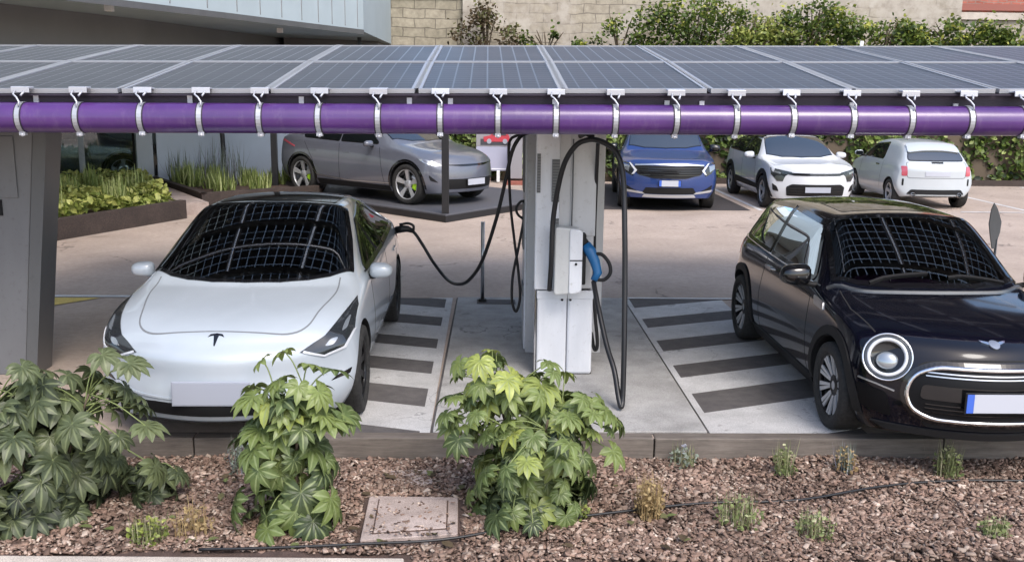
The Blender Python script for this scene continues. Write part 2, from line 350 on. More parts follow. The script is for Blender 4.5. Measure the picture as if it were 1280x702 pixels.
def scatter(name, tv, tf, pos, rot, size, mat, parent=None, rnd=None, smooth=False):
    """copies of a small template joined into one mesh, with a per-copy random value"""
    tv = np.asarray(tv, float); n = len(pos); V = len(tv)
    size = np.asarray(size, float)
    if size.ndim == 1: size = size[:, None]
    v = np.einsum('nij,nvj->nvi', rot, tv[None]*size[:, None, :])+np.asarray(pos)[:, None, :]
    me = bpy.data.meshes.new(name); fl = len(tf); k = [len(q) for q in tf]
    loops = np.concatenate([np.array(q) for q in tf]); tot = (np.arange(n)[:, None]*V+loops[None]).ravel()
    me.vertices.add(n*V); me.vertices.foreach_set('co', v.ravel()); me.loops.add(len(tot)); me.loops.foreach_set('vertex_index', tot.astype(np.int32))
    ks = np.tile(k, n); me.polygons.add(n*fl); me.polygons.foreach_set('loop_start', np.concatenate([[0], np.cumsum(ks)[:-1]]).astype(np.int32))
    if smooth: me.polygons.foreach_set('use_smooth', np.ones(n*fl, bool))
    me.update(calc_edges=True)
    if rnd is None: rnd = RNG.random(n)
    a = me.attributes.new('rnd', 'FLOAT', 'POINT'); a.data.foreach_set('value', np.repeat(rnd, V).astype(np.float32))
    me.materials.append(M[mat]); o = bpy.data.objects.new(name, me); return link(o, parent)
LEAF_V = [(0, -.5, 0), (.32, -.15, .08), (.3, .2, .08), (0, .55, 0), (-.3, .2, .08), (-.32, -.15, .08)]
LEAF_F = [(0, 1, 2, 3), (0, 3, 4, 5)]

def poly_inset(poly, d):
    n = len(poly); A = sum(poly[i][0]*poly[(i+1) % n][1]-poly[(i+1) % n][0]*poly[i][1] for i in range(n)); sg = 1 if A > 0 else -1; out = []
    for i in range(n):
        p0, p1, p2 = Vector(poly[i-1]), Vector(poly[i]), Vector(poly[(i+1) % n])
        e1 = (p1-p0).normalized(); e2 = (p2-p1).normalized(); n1 = Vector((-e1.y, e1.x))*sg; n2 = Vector((-e2.y, e2.x))*sg
        b = (n1+n2); b = b/max(b.length_squared/2, .35); out.append(tuple(p1+b*d))
    return out
def rnd_poly(poly, r, n=4):
    out = []; m = len(poly)
    for i in range(m):
        p0, p1, p2 = Vector(poly[i-1]), Vector(poly[i]), Vector(poly[(i+1) % m])
        a = (p0-p1); b = (p2-p1); k = min(r, a.length*.45, b.length*.45); A = p1+a.normalized()*k; B = p1+b.normalized()*k
        for j in range(n+1):
            t = j/n; out.append(tuple(A*(1-t)**2+p1*2*t*(1-t)+B*t*t))
    return out
def mirx(poly): return [(-x, z) for x, z in poly][::-1]
def ellipse(cx, cz, rx, rz, n=28, a0=0, a1=360): return [(cx+rx*math.cos(R(a0+(a1-a0)*i/n)), cz+rz*math.sin(R(a0+(a1-a0)*i/n))) for i in range(n if a1-a0 == 360 else n+1)]

# ------------------------------------------------------------------ vehicles
def hull(P):
    P = sorted(set(P)); cr = lambda o, a, b: (a[0]-o[0])*(b[1]-o[1])-(a[1]-o[1])*(b[0]-o[0]); h = []
    for Q in (P, P[::-1]):
        k = []
        for p in Q:
            while len(k) > 1 and cr(k[-2], k[-1], p) <= 1e-7: k.pop()
            k.append(p)
        h += k[:-1]
    return h
class Car:
    """body lofted through measured sections; panels, glass and lamps are laid on by projecting outlines onto it"""
    def __init__(s, name, label, cat, dims, cage, wheels, paintm, group=None, lvl=3, cell=.045):
        s.L, s.W, s.H = dims; s.root = thing(name, label, cat, group=group); s.cell = cell; s.paint = paintm
        NC = 2; NR = 4
        idx = {}; verts = []
        def vid(i, r, c, p):   # c from -2..2
            key = (i, r, c)
            if key not in idx: idx[key] = len(verts); verts.append(p)
            return idx[key]
        n = len(cage)
        def P(i, r, c):
            st = cage[i]; y, bow, rows, zc = st[:4]; dy = st[4] if len(st) > 4 else [0]*5
            t = c/2
            if r == NR: z = rows[4][1] if abs(c) == 2 else (zc if c == 0 else rows[4][1]+(zc-rows[4][1])*.8)
            else: z = rows[r][1]
            x = rows[r][0]*t; wmax = max(q[0] for q in rows)
            return (x, y+dy[r]+bow*abs(x/wmax)**2.2, z)
        def V(i, r, c): return vid(i, r, c, P(i, r, c))
        F = []
        for i in range(n-1):
            for r in range(NR):
                for c, fl in ((2, 0), (-2, 1)):
                    q = [V(i, r, c), V(i+1, r, c), V(i+1, r+1, c), V(i, r+1, c)]; F.append(q[::-1] if fl else q)
            for c in range(-2, 2):
                F.append([V(i, NR, c), V(i, NR, c+1), V(i+1, NR, c+1), V(i+1, NR, c)])
                F.append([V(i, 0, c), V(i+1, 0, c), V(i+1, 0, c+1), V(i, 0, c+1)])
        for i, fl in ((0, 0), (n-1, 1)):
            for r in range(NR):
                for c in range(-2, 2):
                    q = [V(i, r, c), V(i, r, c+1), V(i, r+1, c+1), V(i, r+1, c)]; F.append(q[::-1] if fl else q)
        me = bpy.data.meshes.new('cage'); me.from_pydata(verts, [], F)
        bm = bmesh.new(); bm.from_mesh(me); bmesh.ops.recalc_face_normals(bm, faces=bm.faces)
        cl = bm.edges.layers.float.new('crease_edge'); rev = {v: k for k, v in idx.items()}
        for e in bm.edges:
            a, b = rev[e.verts[0].index], rev[e.verts[1].index]
            if a[1] == b[1] == 3 and abs(a[2]) == abs(b[2]) == 2 and a[0] != b[0]: e[cl] = .45
            if a[1] == b[1] == 4 and abs(a[2]) == abs(b[2]) == 2 and a[0] != b[0]: e[cl] = .35
            if a[0] == b[0] and a[0] in (4, 6) and a[1] == b[1] == 4: e[cl] = .75
            if a[1] == b[1] == 0 and abs(a[2]) == abs(b[2]) == 2: e[cl] = .6
            if a[1] == b[1] == 0 and a[0] == b[0] and a[0] in (0, n-1): e[cl] = .6
        bm.to_mesh(me); bm.free()
        o = bpy.data.objects.new('cage', me); COL.objects.link(o); md = o.modifiers.new('s', 'SUBSURF'); md.levels = md.render_levels = lvl
        dg = bpy.context.evaluated_depsgraph_get(); me2 = bpy.data.meshes.new_from_object(o.evaluated_get(dg)); COL.objects.unlink(o)
        co = np.empty(len(me2.vertices)*3); me2.vertices.foreach_get('co', co); co = co.reshape(-1, 3)
        lo, hi = co.min(0), co.max(0); co[:, 1] = (co[:, 1]-lo[1])*s.L/(hi[1]-lo[1]); co[:, 0] *= s.W/(hi[0]-lo[0]); z0 = lo[2]; co[:, 2] = z0+(co[:, 2]-z0)*(s.H-z0)/(hi[2]-z0)
        me2.vertices.foreach_set('co', co.ravel()); me2.update()
        if lvl == 3 and s.cell < .05:   # finer copy of the surface for laying glass and trim on
            COL.objects.link(o); md.levels = md.render_levels = 5; dg = bpy.context.evaluated_depsgraph_get(); me5 = bpy.data.meshes.new_from_object(o.evaluated_get(dg)); COL.objects.unlink(o)
            c5 = np.empty(len(me5.vertices)*3); me5.vertices.foreach_get('co', c5); c5 = c5.reshape(-1, 3)
            lo5, hi5 = c5.min(0), c5.max(0); c5[:, 1] = (c5[:, 1]-lo5[1])*s.L/(hi5[1]-lo5[1]); c5[:, 0] *= s.W/(hi5[0]-lo5[0]); c5[:, 2] = lo5[2]+(c5[:, 2]-lo5[2])*(s.H-lo5[2])/(hi5[2]-lo5[2])
            s.bvh = BVHTree.FromPolygons(c5.tolist(), [tuple(p.vertices) for p in me5.polygons])
        else: s.bvh = BVHTree.FromPolygons([tuple(v) for v in co], [tuple(p.vertices) for p in me2.polygons])
        body = bpy.data.objects.new('body', me2); COL.objects.link(body)
        me2.materials.clear(); me2.materials.append(M[paintm]); me2.materials.append(M['trim'])
        s.yf, s.yr, s.R, s.tw = wheels[:4]; s.track = wheels[4]
        cb = MB()
        for y in (s.yf, s.yr):
            for sg in (1, -1): cb.lathe([(sg*(s.track-.36), 0), (sg*(s.track-.36), s.R+.045), (sg*(s.track+.4), s.R+.045), (sg*(s.track+.4), 0)], 40, 0, Matrix.Translation((0, y, s.R)), True)
        cut = cb.build('cut', ['trim'])
        md = body.modifiers.new('b', 'BOOLEAN'); md.operation = 'DIFFERENCE'; md.object = cut; md.solver = 'EXACT'; md.material_mode = 'TRANSFER'
        dg = bpy.context.evaluated_depsgraph_get(); me3 = bpy.data.meshes.new_from_object(body.evaluated_get(dg))
        COL.objects.unlink(body); COL.objects.unlink(cut)
        me3.polygons.foreach_set('use_smooth', [True]*len(me3.polygons)); me3.set_sharp_from_angle(angle=R(38)); me3.update()
        s.body = link(bpy.data.objects.new('body', me3), s.root)
    def hit(s, u, w, ax):
        if ax == 'T': o, d = Vector((u, w, 4)), Vector((0, 0, -1))
        elif ax == 'L': o, d = Vector((4, u, w)), Vector((-1, 0, 0))
        elif ax == 'R': o, d = Vector((-4, u, w)), Vector((1, 0, 0))
        elif ax == 'F': o, d = Vector((u, -3, w)), Vector((0, 1, 0))
        else: o, d = Vector((u, 9, w)), Vector((0, -1, 0))
        p, nn, i, dist = s.bvh.ray_cast(o, d)
        if p is None: p, nn, i, dist = s.bvh.find_nearest(o+d*(3.5 if ax in 'LR' else 3))
        if nn.dot(d) > 0: nn = -nn
        return p, nn
    def panel(s, name, poly, ax, mat, off=.004, parent=None, cell=None, label=None, skirt=True):
        cell = cell or s.cell
        bm = bmesh.new(); vs = [bm.verts.new((u, w, 0)) for u, w in poly]; bm.faces.new(vs)
        us = [p[0] for p in poly]; ws = [p[1] for p in poly]
        for k, (a, b) in enumerate(((min(us), max(us)), (min(ws), max(ws)))):
            t = a+cell
            while t < b:
                bmesh.ops.bisect_plane(bm, geom=bm.verts[:]+bm.edges[:]+bm.faces[:], plane_co=(t, 0, 0) if k == 0 else (0, t, 0), plane_no=(1, 0, 0) if k == 0 else (0, 1, 0), dist=1e-5); t += cell
        bmesh.ops.triangulate(bm, faces=[f for f in bm.faces if len(f.verts) > 4])
        nrm = {}
        for v in bm.verts:
            p, nn = s.hit(v.co.x, v.co.y, ax); v.co = p+nn*off; nrm[v] = nn
        for f in bm.faces: f.smooth = True
        if skirt:
            be = [e for e in bm.edges if e.is_boundary]; ex = bmesh.ops.extrude_edge_only(bm, edges=be)['geom']
            nv = [g for g in ex if isinstance(g, bmesh.types.BMVert)]
            for v in nv:
                old = min((e.other_vert(v) for e in v.link_edges if e.other_vert(v) in nrm), key=lambda q: (q.co-v.co).length)
                v.co = v.co-nrm[old]*(off+.004)
        bmesh.ops.recalc_face_normals(bm, faces=bm.faces)
        me = bpy.data.meshes.new(name); bm.to_mesh(me); bm.free(); me.materials.append(M[mat]); me.set_sharp_from_angle(angle=R(50))
        # face outward
        o = link(bpy.data.objects.new(name, me), parent or s.root)
        if label: o['label'] = label
        return o
    def strip(s, name, line, ax, width, mat, off=.002, parent=None, step=.04, closed=False):
        P = [Vector(p) for p in line]; 
        if closed: P.append(P[0])
        Q = [P[0]]
        for a, b in zip(P, P[1:]):
            k = max(1, int((b-a).length/step)); Q += [a+(b-a)*j/k for j in range(1, k+1)]
        v = []; 
        for i, q in enumerate(Q):
            a = Q[i-1] if i else (Q[-2] if closed else Q[0]); b = Q[i+1] if i+1 < len(Q) else (Q[1] if closed else Q[-1])
            t = (b-a).normalized(); nn2 = Vector((-t.y, t.x))*width/2
            for sgn in (-1, 1):
                p, nn = s.hit(*(q+nn2*sgn), ax); v.append(p+nn*off)
            for sgn in (1, -1):
                p, nn = s.hit(*(q+nn2*sgn), ax); v.append(p-nn*.003)
        f = []
        for i in range(len(Q)-1):
            for k in range(4): f.append((4*i+k, 4*i+(k+1) % 4, 4*i+4+(k+1) % 4, 4*i+4+k))
        b = MB(); b.add(v, f, 0, mat == 'chrome'); return b.build(name, [mat], parent or s.root)
    def both(s, name, poly, mat, off=.004, strip=None, parent=None, **k):
        out = []
        for ax in ('L', 'R'):
            out.append(s.strip(name, poly, ax, strip, mat, off, parent, **k) if strip else s.panel(name, poly, ax, mat, off, parent, **k))
        return out
    def window(s, name, poly, ax, mat='glass', gask=.018, offg=.006):
        if getattr(s, 'open', False):
            w = s.panel(name, poly, ax, 'clear_tint' if ax == 'T' else 'clear_side', offg, skirt=False)
            s.strip('window_seal', poly_inset(poly, -.004), ax, .034, 'gloss_black', offg+.002, parent=w, closed=True, step=.03); s.cuts.append((poly_inset(poly, .010) if ax == 'T' else hull(poly), ax)); return w
        w = s.panel(name, poly, ax, mat, offg)
        s.panel('window_seal', poly_inset(poly, -gask), ax, 'gloss_black', offg-.003, parent=w); return w
    def open_cabin(s, y0, y1, z0, z1, hw, dash, seats, rear):
        cb = MB(); cb.box((0, (y0+y1)/2, (z0+z1)/2), (2*hw, y1-y0, z1-z0)); boxes = [cb]
        done = set()
        for poly, ax in s.cuts:
            if ax == 'R': continue
            c = MB()
            if ax == 'T': c.prism(poly, z0+.013, 2.2, 'z')
            elif ax == 'L': c.prism(poly, -1.3, 1.3, 'x')
            boxes.append(c)
        boxes = boxes[2:]+boxes[:1]+boxes[1:2]
        for c in boxes:
            n0 = len(s.body.data.polygons)
            cut = c.build('cut', ['cabin']); md = s.body.modifiers.new('b', 'BOOLEAN'); md.operation = 'DIFFERENCE'; md.object = cut; md.solver = 'EXACT'; md.material_mode = 'TRANSFER'
            dg = bpy.context.evaluated_depsgraph_get(); me = bpy.data.meshes.new_from_object(s.body.evaluated_get(dg)); s.body.modifiers.clear(); s.body.data = me; bpy.data.objects.remove(cut)
        me = s.body.data; me.polygons.foreach_set('use_smooth', [True]*len(me.polygons)); me.set_sharp_from_angle(angle=R(38)); me.update()
        yd0, yd1, zd = dash
        b = MB(); b.prism(rnd_poly([(yd0, zd-.07), (yd1, zd-.02), (yd1+.12, zd-.03), (yd1+.12, zd-.25), (yd0, zd-.25)], .03), -hw-.06, hw+.06, 'x'); b.build('dashboard', ['cabin'], s.root)
        b = MB(); b.box((0, yd1+.05, zd+.02), (.34, .02, .19)); b.build('screen', ['gloss_black'], s.root, bevel=.006)
        X = Matrix.Translation((.36, yd1+.22, zd-.02)) @ Matrix.Rotation(R(25), 4, 'X'); b = MB()
        b.tube([(.17*math.cos(q), 0, .17*math.sin(q)) for q in np.linspace(0, 2*math.pi, 29)], .014, 8, 0, False, X); b.tube([(-.16, 0, 0), (0, -.02, -.01), (.16, 0, 0)], .02, 6, 0, True, X); b.build('steering_wheel', ['trim'], s.root)
        for yy, xs, w_ in [(seats, (-.36, .36), .25)]+([(rear, (-.34, .34), .27)] if rear else []):
            for x in xs:
                b = MB(); b.prism(rnd_poly([(yy-.48, z0+.01), (yy, z0+.01), (yy+.04, z0+.16), (yy-.48, z0+.20)], .05), x-w_, x+w_, 'x')
                st = b.build('seat', ['cabin'], s.root, bevel=.04)
                b = MB(); b.prism(rnd_poly([(yy-.06, z0+.1), (yy+.08, z0+.1), (yy+.20, z0+.60), (yy+.09, z0+.62)], .05), x-w_, x+w_, 'x'); b.build('backrest', ['cabin_light'], st, bevel=.05)
                b = MB(); b.prism(rnd_poly([(yy+.10, z0+.62), (yy+.20, z0+.62), (yy+.21, z0+.79), (yy+.13, z0+.79)], .04), x-.12, x+.12, 'x'); b.build('headrest', ['cabin_light'], st, bevel=.03)
        s.root.children
    def wheels(s, style, rimr):
        base = wheel_set(s.R, s.tw, rimr, style)
        for y in (s.yf, s.yr):
            for sg in (1, -1):
                w = base if (y == s.yf and sg == 1) else copy_tree(base)
                w.parent = s.root; w.location = (sg*(s.track-s.tw/2), y, s.R); w.rotation_euler = (0, 0, 0 if sg == 1 else math.pi)
    def mirror(s, x, y, z, d, mat, low='trim'):
        for sg in (1, -1):
            b = MB(); b.ball((0, 0, 0), d, 10, 0)
            for i, (a, c, e) in enumerate(b.v):
                sq = lambda q, m_: math.copysign(abs(q/m_)**.68*m_*.95, q)
                a, e = sq(a, d[0]), sq(e, d[2])*(1-.18*sg*a/d[0])
                b.v[i] = (a, c*.35 if c > 0 else c, e)
            o = b.build('side_mirror', [mat], s.root, loc=(sg*x, y, z))
            g = MB(); g.prism(rnd_poly([(-d[0]*.8, -d[2]*.72), (d[0]*.8, -d[2]*.72), (d[0]*.8, d[2]*.72), (-d[0]*.8, d[2]*.72)], d[2]*.5), 0, .006, 'y'); g.build('mirror_glass', ['glass'], o, loc=(0, d[1]*.355, 0))
            a = MB(); a.tube([(-sg*d[0]*.5, 0, -d[2]*.75), (-sg*(d[0]+.06), .02, -d[2]*1.0), (-sg*(d[0]+.11), .03, -d[2]*1.15)], [.022, .02, .028], 8); a.build('mirror_arm', [low], o)
    def place(s, x, y, rz, sc=1.): s.root.location = (x, y, 0); s.root.rotation_euler = (0, 0, rz); s.root.scale = (sc, sc, sc); return s

def wheel_set(Rr, w, rr, style):
    """wheel around the x axis, outer face towards +x: hub drum > tyre, rim, disc, caliper"""
    h = w/2
    b = MB(); b.lathe([(-h*.7, .0), (-h*.7, rr*.93), (h*.45, rr*.96), (h*.45, rr*.9), (-h*.1, rr*.86), (-h*.1, 0)], 40)
    hub = b.build('wheel', ['rim_black'])
    t = MB(); t.lathe([(-h*.8, rr*.97), (-h, rr*1.06), (-h*1.02, (rr+Rr)/2), (-h*.93, Rr*.965), (-h*.7, Rr*.995), (0, Rr), (h*.7, Rr*.995), (h*.93, Rr*.965), (h*1.02, (rr+Rr)/2), (h, rr*1.06), (h*.8, rr*.97)], 48)
    for gx in (-.55, -.2, .2, .55): t.lathe([(h*gx-.004, Rr*1.0015), (h*gx+.004, Rr*1.0015)], 48)
    t.build('tyre', ['rubber'], hub)
    r = MB(); x1 = h*.8
    lip = 0 if style != 'mini' else 1
    r.lathe([(x1-.012, rr*.93), (x1, rr*.94), (x1+.004, rr*.985), (x1-.01, rr*1.0), (-h*.3, rr*.97)], 48, lip)
    r.lathe([(x1-.03, .0), (x1-.03, .075), (x1-.05, .085), (x1-.07, .085)], 24, 1 if style == 'mini' else 0)
    def spoke(a, w0, w1, r0, r1, mi, x0=-.035, xe=-.006, th=.03):
        X = Matrix.Rotation(a, 4, 'X')
        v = [(x1+x0, -w0, r0), (x1+x0, w0, r0), (x1+xe, w1, r1), (x1+xe, -w1, r1)]; v += [(p[0]-th, p[1], p[2]) for p in v]
        r.add(v, [(0, 1, 2, 3), (7, 6, 5, 4), (0, 4, 5, 1), (1, 5, 6, 2), (2, 6, 7, 3), (3, 7, 4, 0)], mi, False, X)
    if style == 'mini':
        for k in range(10):
            a = 2*math.pi*k/10; spoke(a, .010, .026, .06, rr*.95, 1)
            for d in (-.10, .10): spoke(a+d, .008, .015, .07, rr*.96, 0, -.031, -.001, .012)
        r.lathe([(x1-.026, 0), (x1-.026, .032)], 20, 0)
    elif style == 'blade':
        for k in range(5):
            a = 2*math.pi*k/5; spoke(a, .022, .05, .05, rr*.97, 0); spoke(a+.14, .010, .025, .09, rr*.97, 1, -.045, -.02)
    elif style == 'five':
        for k in range(5):
            a = 2*math.pi*k/5
            for d in (-.1, .1): spoke(a+d, .02, .022, .05, rr*.97, 0)
    else:
        for k in range(9):
            a = 2*math.pi*k/9; spoke(a, .018, .03, .05, rr*.97, 0)
    mats = {'mini': ['silver', 'rim_black'], 'blade': ['silver', 'rim_black'], 'five': ['silver', 'rim_black'], 'dark': ['rim_black', 'rim_black']}[style]
    r.build('rim', mats, hub)
    d = MB(); d.lathe([(x1-.09, .09), (x1-.085, rr*.68), (x1-.1, rr*.68), (x1-.1, .09)], 32); d.build('brake_disc', ['chrome_dull'], hub)
    c = MB(); c.prism([(rr*.45*math.cos(q), rr*.45*math.sin(q)) for q in (-.5, 0, .5)]+[(rr*.78*math.cos(q), rr*.78*math.sin(q)) for q in (.5, 0, -.5)], x1-.115, x1-.07, 'x'); c.build('caliper', ['green' if style == 'blade' else 'rim_black'], hub, bevel=.004, loc=(.035 if style == 'blade' else 0, 0, 0))
    return hub
def arch(car, y, r0, r1, a0=-8, a1=188):
    return [(y+r1*math.cos(R(a)), car.R+r1*math.sin(R(a))) for a in np.linspace(a0, a1, 22)]+[(y+r0*math.cos(R(a)), car.R+r0*math.sin(R(a))) for a in np.linspace(a1, a0, 22)]
def plate(car, z, w=.52, h=.11, x=0, ax='F', mat='plate', blue=True, tilt=0, off=.02):
    p, nn = car.hit(x, z, ax); sg = -1 if ax == 'F' else 1
    y = p.y+sg*off
    b = MB(); b.box((0, 0, 0), (w+.02, .012, h+.02)); fr = b.build('number_plate', ['trim'], car.root, loc=(x, y, z), rot=(tilt, 0, 0), bevel=.004)
    c = MB(); c.box((0, sg*.008, 0), (w-(.09 if blue else 0), .004, h)); c.build('plate_face', [mat], fr)
    if blue:
        for k in (-1, 1):
            e = MB(); e.box((k*(w/2-.022), sg*.008, 0), (.044, .005, h)); e.build('plate_band', ['plate_blue'], fr)
    return fr

# ---- white sedan with swept lamps
WB = .16
cage = [
 (.02, .42, [(.62, .20), (.80, .33), (.85, .50), (.80, .64), (.60, .69)], .71, [.07, -.01, .06, .03, .17]),
 (.13, .40, [(.74, .17), (.88, .31), (.91, .52), (.84, .68), (.60, .745)], .77, [0, 0, .02, .01, .10]),
 (.50, .15, [(.80, WB), (.915, .30), (.925, .55), (.87, .765), (.62, .83)], .85),
 (.80, .06, [(.80, WB), (.92, .30), (.93, .57), (.885, .82), (.69, .87)], .89),
 (1.04, .24, [(.80, WB), (.905, .29), (.925, .57), (.88, .865), (.765, .915)], .935),
 (1.66, .08, [(.80, WB), (.90, .29), (.925, .6), (.865, .905), (.70, 1.17)], 1.225),
 (2.20, .03, [(.80, WB), (.90, .29), (.925, .6), (.865, .93), (.635, 1.39)], 1.44),
 (2.80, 0, [(.80, WB), (.90, .29), (.925, .6), (.865, .945), (.61, 1.41)], 1.455),
 (3.40, 0, [(.80, WB), (.90, .29), (.93, .62), (.865, .965), (.58, 1.35)], 1.40),
 (3.86, 0, [(.80, WB), (.915, .30), (.93, .63), (.86, .985), (.60, 1.215)], 1.26),
 (4.26, -.03, [(.76, .18), (.90, .33), (.92, .63), (.82, .995), (.62, 1.08)], 1.12),
 (4.56, -.16, [(.70, .25), (.84, .38), (.88, .62), (.76, .95), (.60, 1.035)], 1.07),
 (4.69, -.28, [(.60, .30), (.74, .42), (.82, .62), (.72, .85), (.55, .93)], .955)]
T = Car('parked_sedan', 'white electric sedan with black glass roof plugged in to the charging cable', 'car', (4.69, 1.85, 1.445), cage, (.86, 3.735, .335, .235, .915), 'paint_white')
ws = [(-.755, 1.36), (-.6, 1.22), (-.45, 1.14), (-.25, 1.08), (0, 1.06), (.25, 1.08), (.45, 1.14), (.6, 1.22), (.755, 1.36), (.69, 1.78), (.60, 2.20), (.3, 2.15), (0, 2.13), (-.3, 2.15), (-.60, 2.20), (-.69, 1.78)]
T.open = True; T.cuts = []
T.window('windshield', ws, 'T')
T.open = False
T.window('glass_roof', rnd_poly([(-.50, 2.30), (0, 2.22), (.50, 2.30), (.50, 3.3), (0, 3.36), (-.50, 3.3)], .05), 'T', gask=.01)
T.window('rear_window', rnd_poly([(-.50, 3.42), (.50, 3.42), (.52, 4.0), (0, 4.12), (-.52, 4.0)], .06), 'T')
sw1 = rnd_poly([(1.62, .965), (2.18, 1.275), (2.76, 1.345), (2.76, .985)], .03); sw2 = rnd_poly([(2.83, .997), (2.83, 1.345), (3.3, 1.30), (3.75, 1.15), (3.92, 1.06), (3.86, 1.02)], .03)
T.open = True
for ax in 'LR': T.window('side_window', sw1, ax); T.window('side_window', sw2, ax)
T.open_cabin(2.0, 3.55, .55, 1.27, .60, (1.15, 1.55, .93), 2.55, 3.45)
T.strip('mirror_mount', [(0, 2.02), (0, 2.1)], 'T', .10, 'gloss_black', .004)
b = MB(); b.box((0, 2.02, 1.31), (.22, .03, .06)); b.build('cabin_mirror', ['trim'], T.root, bevel=.01)
T.both('window_trim', [(1.55, .945), (2.8, .965), (3.95, 1.01)], 'trim', .005, strip=.014)
hd = [(-.69, 1.22), (-.69, .95), (-.63, .62), (-.58, .40), (-.46, .29), (-.25, .245), (0, .235), (.25, .245), (.46, .29), (.58, .40), (.63, .62), (.69, .95), (.69, 1.22)]
T.strip('hood_seam', [tuple(p)[:2] for p in spline([(a, b, 0) for a, b in hd], 5)], 'T', .011, 'seam_soft', .0012)
for y0 in ([(1.50, .30), (1.56, .5), (1.60, .75), (1.66, .93)], [(2.80, .28), (2.80, .93)], [(3.36, .33), (3.42, .55), (3.70, .78), (3.86, .97)], [(1.52, .24), (3.36, .24)]): T.both('door_seam', y0, 'seam', .0012, strip=.009)
for y in (2.52, 3.52): T.both('door_handle', rnd_poly([(y-.1, .80), (y+.1, .805), (y+.1, .83), (y-.1, .825)], .01), 'paint_white', .012)
for sg in (0, 1):
    hl = [(.55, .635), (.70, .590), (.83, .63), (.878, .72), (.872, .825), (.845, .86), (.79, .81), (.70, .715)]
    if sg: hl = mirx(hl)
    h = T.panel('headlight', hl, 'F', 'head_dark', .006, cell=.03)
    for q in ([(.80, .72), (.835, .735), (.845, .80), (.815, .775)], [(.70, .648), (.76, .655), (.79, .695), (.735, .69)]):
        q = rnd_poly(q, .02); T.panel('headlight_lens', mirx(q) if sg else q, 'F', 'lens', .010, parent=h, cell=.03)
    q = [(.565, .630), (.70, .583), (.835, .622), (.885, .72), (.873, .72), (.825, .635), (.70, .596), (.575, .640)]
    T.panel('headlight_strip', mirx(q) if sg else q, 'F', 'white_ring', .010, parent=h, cell=.03)
    q = rnd_poly([(.74, .405), (.86, .43), (.875, .47), (.78, .435)], .01); T.panel('bumper_slot', mirx(q) if sg else q, 'F', 'gloss_black', .003, cell=.03)
T.panel('lower_intake', rnd_poly([(-.66, .315), (-.52, .245), (.52, .245), (.66, .315), (.4, .335), (-.4, .335)], .02), 'F', 'trim', .003)
T.panel('under_tray', rnd_poly([(-.60, .175), (.60, .175), (.60, .205), (-.60, .205)], .008), 'F', 'trim', .01)
T.strip('bumper_crease', [(-.72, .385), (-.5, .365), (0, .36), (.5, .365), (.72, .385)], 'F', .012, 'paint_white', .008)
tp = plate(T, .41, .50, .15, -.0, mat='plate_grey', blue=False, off=.012); tp.data.materials[0] = M['plate_grey']
tl = [(-.055, .618), (-.04, .634), (0, .640), (.04, .634), (.055, .618), (.035, .624), (.017, .626), (.004, .575), (-.004, .575), (-.017, .626), (-.035, .624)]
tl2 = [(x, .16+(z-.60)*1.35) for x, z in tl]
T.panel('badge', tl2, 'T', 'gloss_black', .004, cell=.2)
T.mirror(.965, 1.62, .945, (.10, .075, .066), 'paint_white')
for ax in ('L',): T.panel('charge_flap', rnd_poly([(4.02, .86), (4.18, .86), (4.18, .93), (4.02, .93)], .02), ax, 'seam', .006)
T.both('tail_light', rnd_poly([(4.18, .84), (4.42, .88), (4.44, .80), (4.30, .78)], .02), 'tail_red', .005)
T.both('sill', [(1.28, .19), (3.34, .19)], 'trim', .004, strip=.05)
T.wheels('dark', .24)
T.place(-1.83, 6.145, R(.3))

# ---- black hatchback with round lamps
ZB = .15
cage = [
 (.02, .34, [(.58, .19), (.74, .34), (.79, .52), (.76, .65), (.56, .695)], .71, [.05, 0, 0, .04, .12]),
 (.13, .33, [(.70, .16), (.835, .32), (.855, .54), (.805, .71), (.58, .765)], .785, [0, 0, 0, .01, .06]),
 (.46, .13, [(.76, ZB), (.86, .30), (.868, .55), (.82, .785), (.61, .845)], .87),
 (.82, .05, [(.77, ZB), (.865, .30), (.872, .57), (.83, .845), (.64, .90)], .925),
 (1.06, .18, [(.77, ZB), (.86, .30), (.866, .58), (.82, .885), (.68, .935)], .955),
 (1.44, .07, [(.77, ZB), (.86, .30), (.866, .6), (.81, .90), (.635, 1.19)], 1.235),
 (1.78, .03, [(.77, ZB), (.86, .30), (.866, .6), (.81, .91), (.595, 1.38)], 1.425),
 (2.3, 0, [(.77, ZB), (.86, .30), (.866, .6), (.81, .925), (.575, 1.41)], 1.45),
 (2.9, 0, [(.77, ZB), (.86, .30), (.868, .6), (.81, .94), (.59, 1.40)], 1.435),
 (3.42, -.02, [(.77, ZB), (.86, .30), (.868, .62), (.80, .955), (.58, 1.365)], 1.39),
 (3.64, -.12, [(.72, .20), (.84, .35), (.86, .62), (.785, .94), (.57, 1.16)], 1.2),
 (3.84, -.22, [(.6, .25), (.76, .38), (.82, .62), (.745, .88), (.56, .97)], 1.0)]
K = Car('parked_hatchback', 'black compact hatchback with round white ringed headlights', 'car', (3.85, 1.67, 1.43), cage, (.79, 3.285, .312, .21, .835), 'paint_black')
ws = [(-.665, 1.25), (-.53, 1.17), (-.3, 1.10), (0, 1.08), (.3, 1.10), (.53, 1.17), (.665, 1.25), (.62, 1.5), (.57, 1.77), (.3, 1.74), (0, 1.73), (-.3, 1.74), (-.57, 1.77), (-.62, 1.5)]
K.open = True; K.cuts = []
K.window('windshield', ws, 'T')
K.strip('cowl_highlight', [tuple(p)[:2] for p in spline([(-.73, 1.22, 0), (-.45, 1.06, 0), (0, 1.0, 0), (.45, 1.06, 0), (.73, 1.22, 0)], 6)], 'T', .018, 'chrome_dull', .012)  # pale ribbon drawn in place of the highlight along the wiper cowl
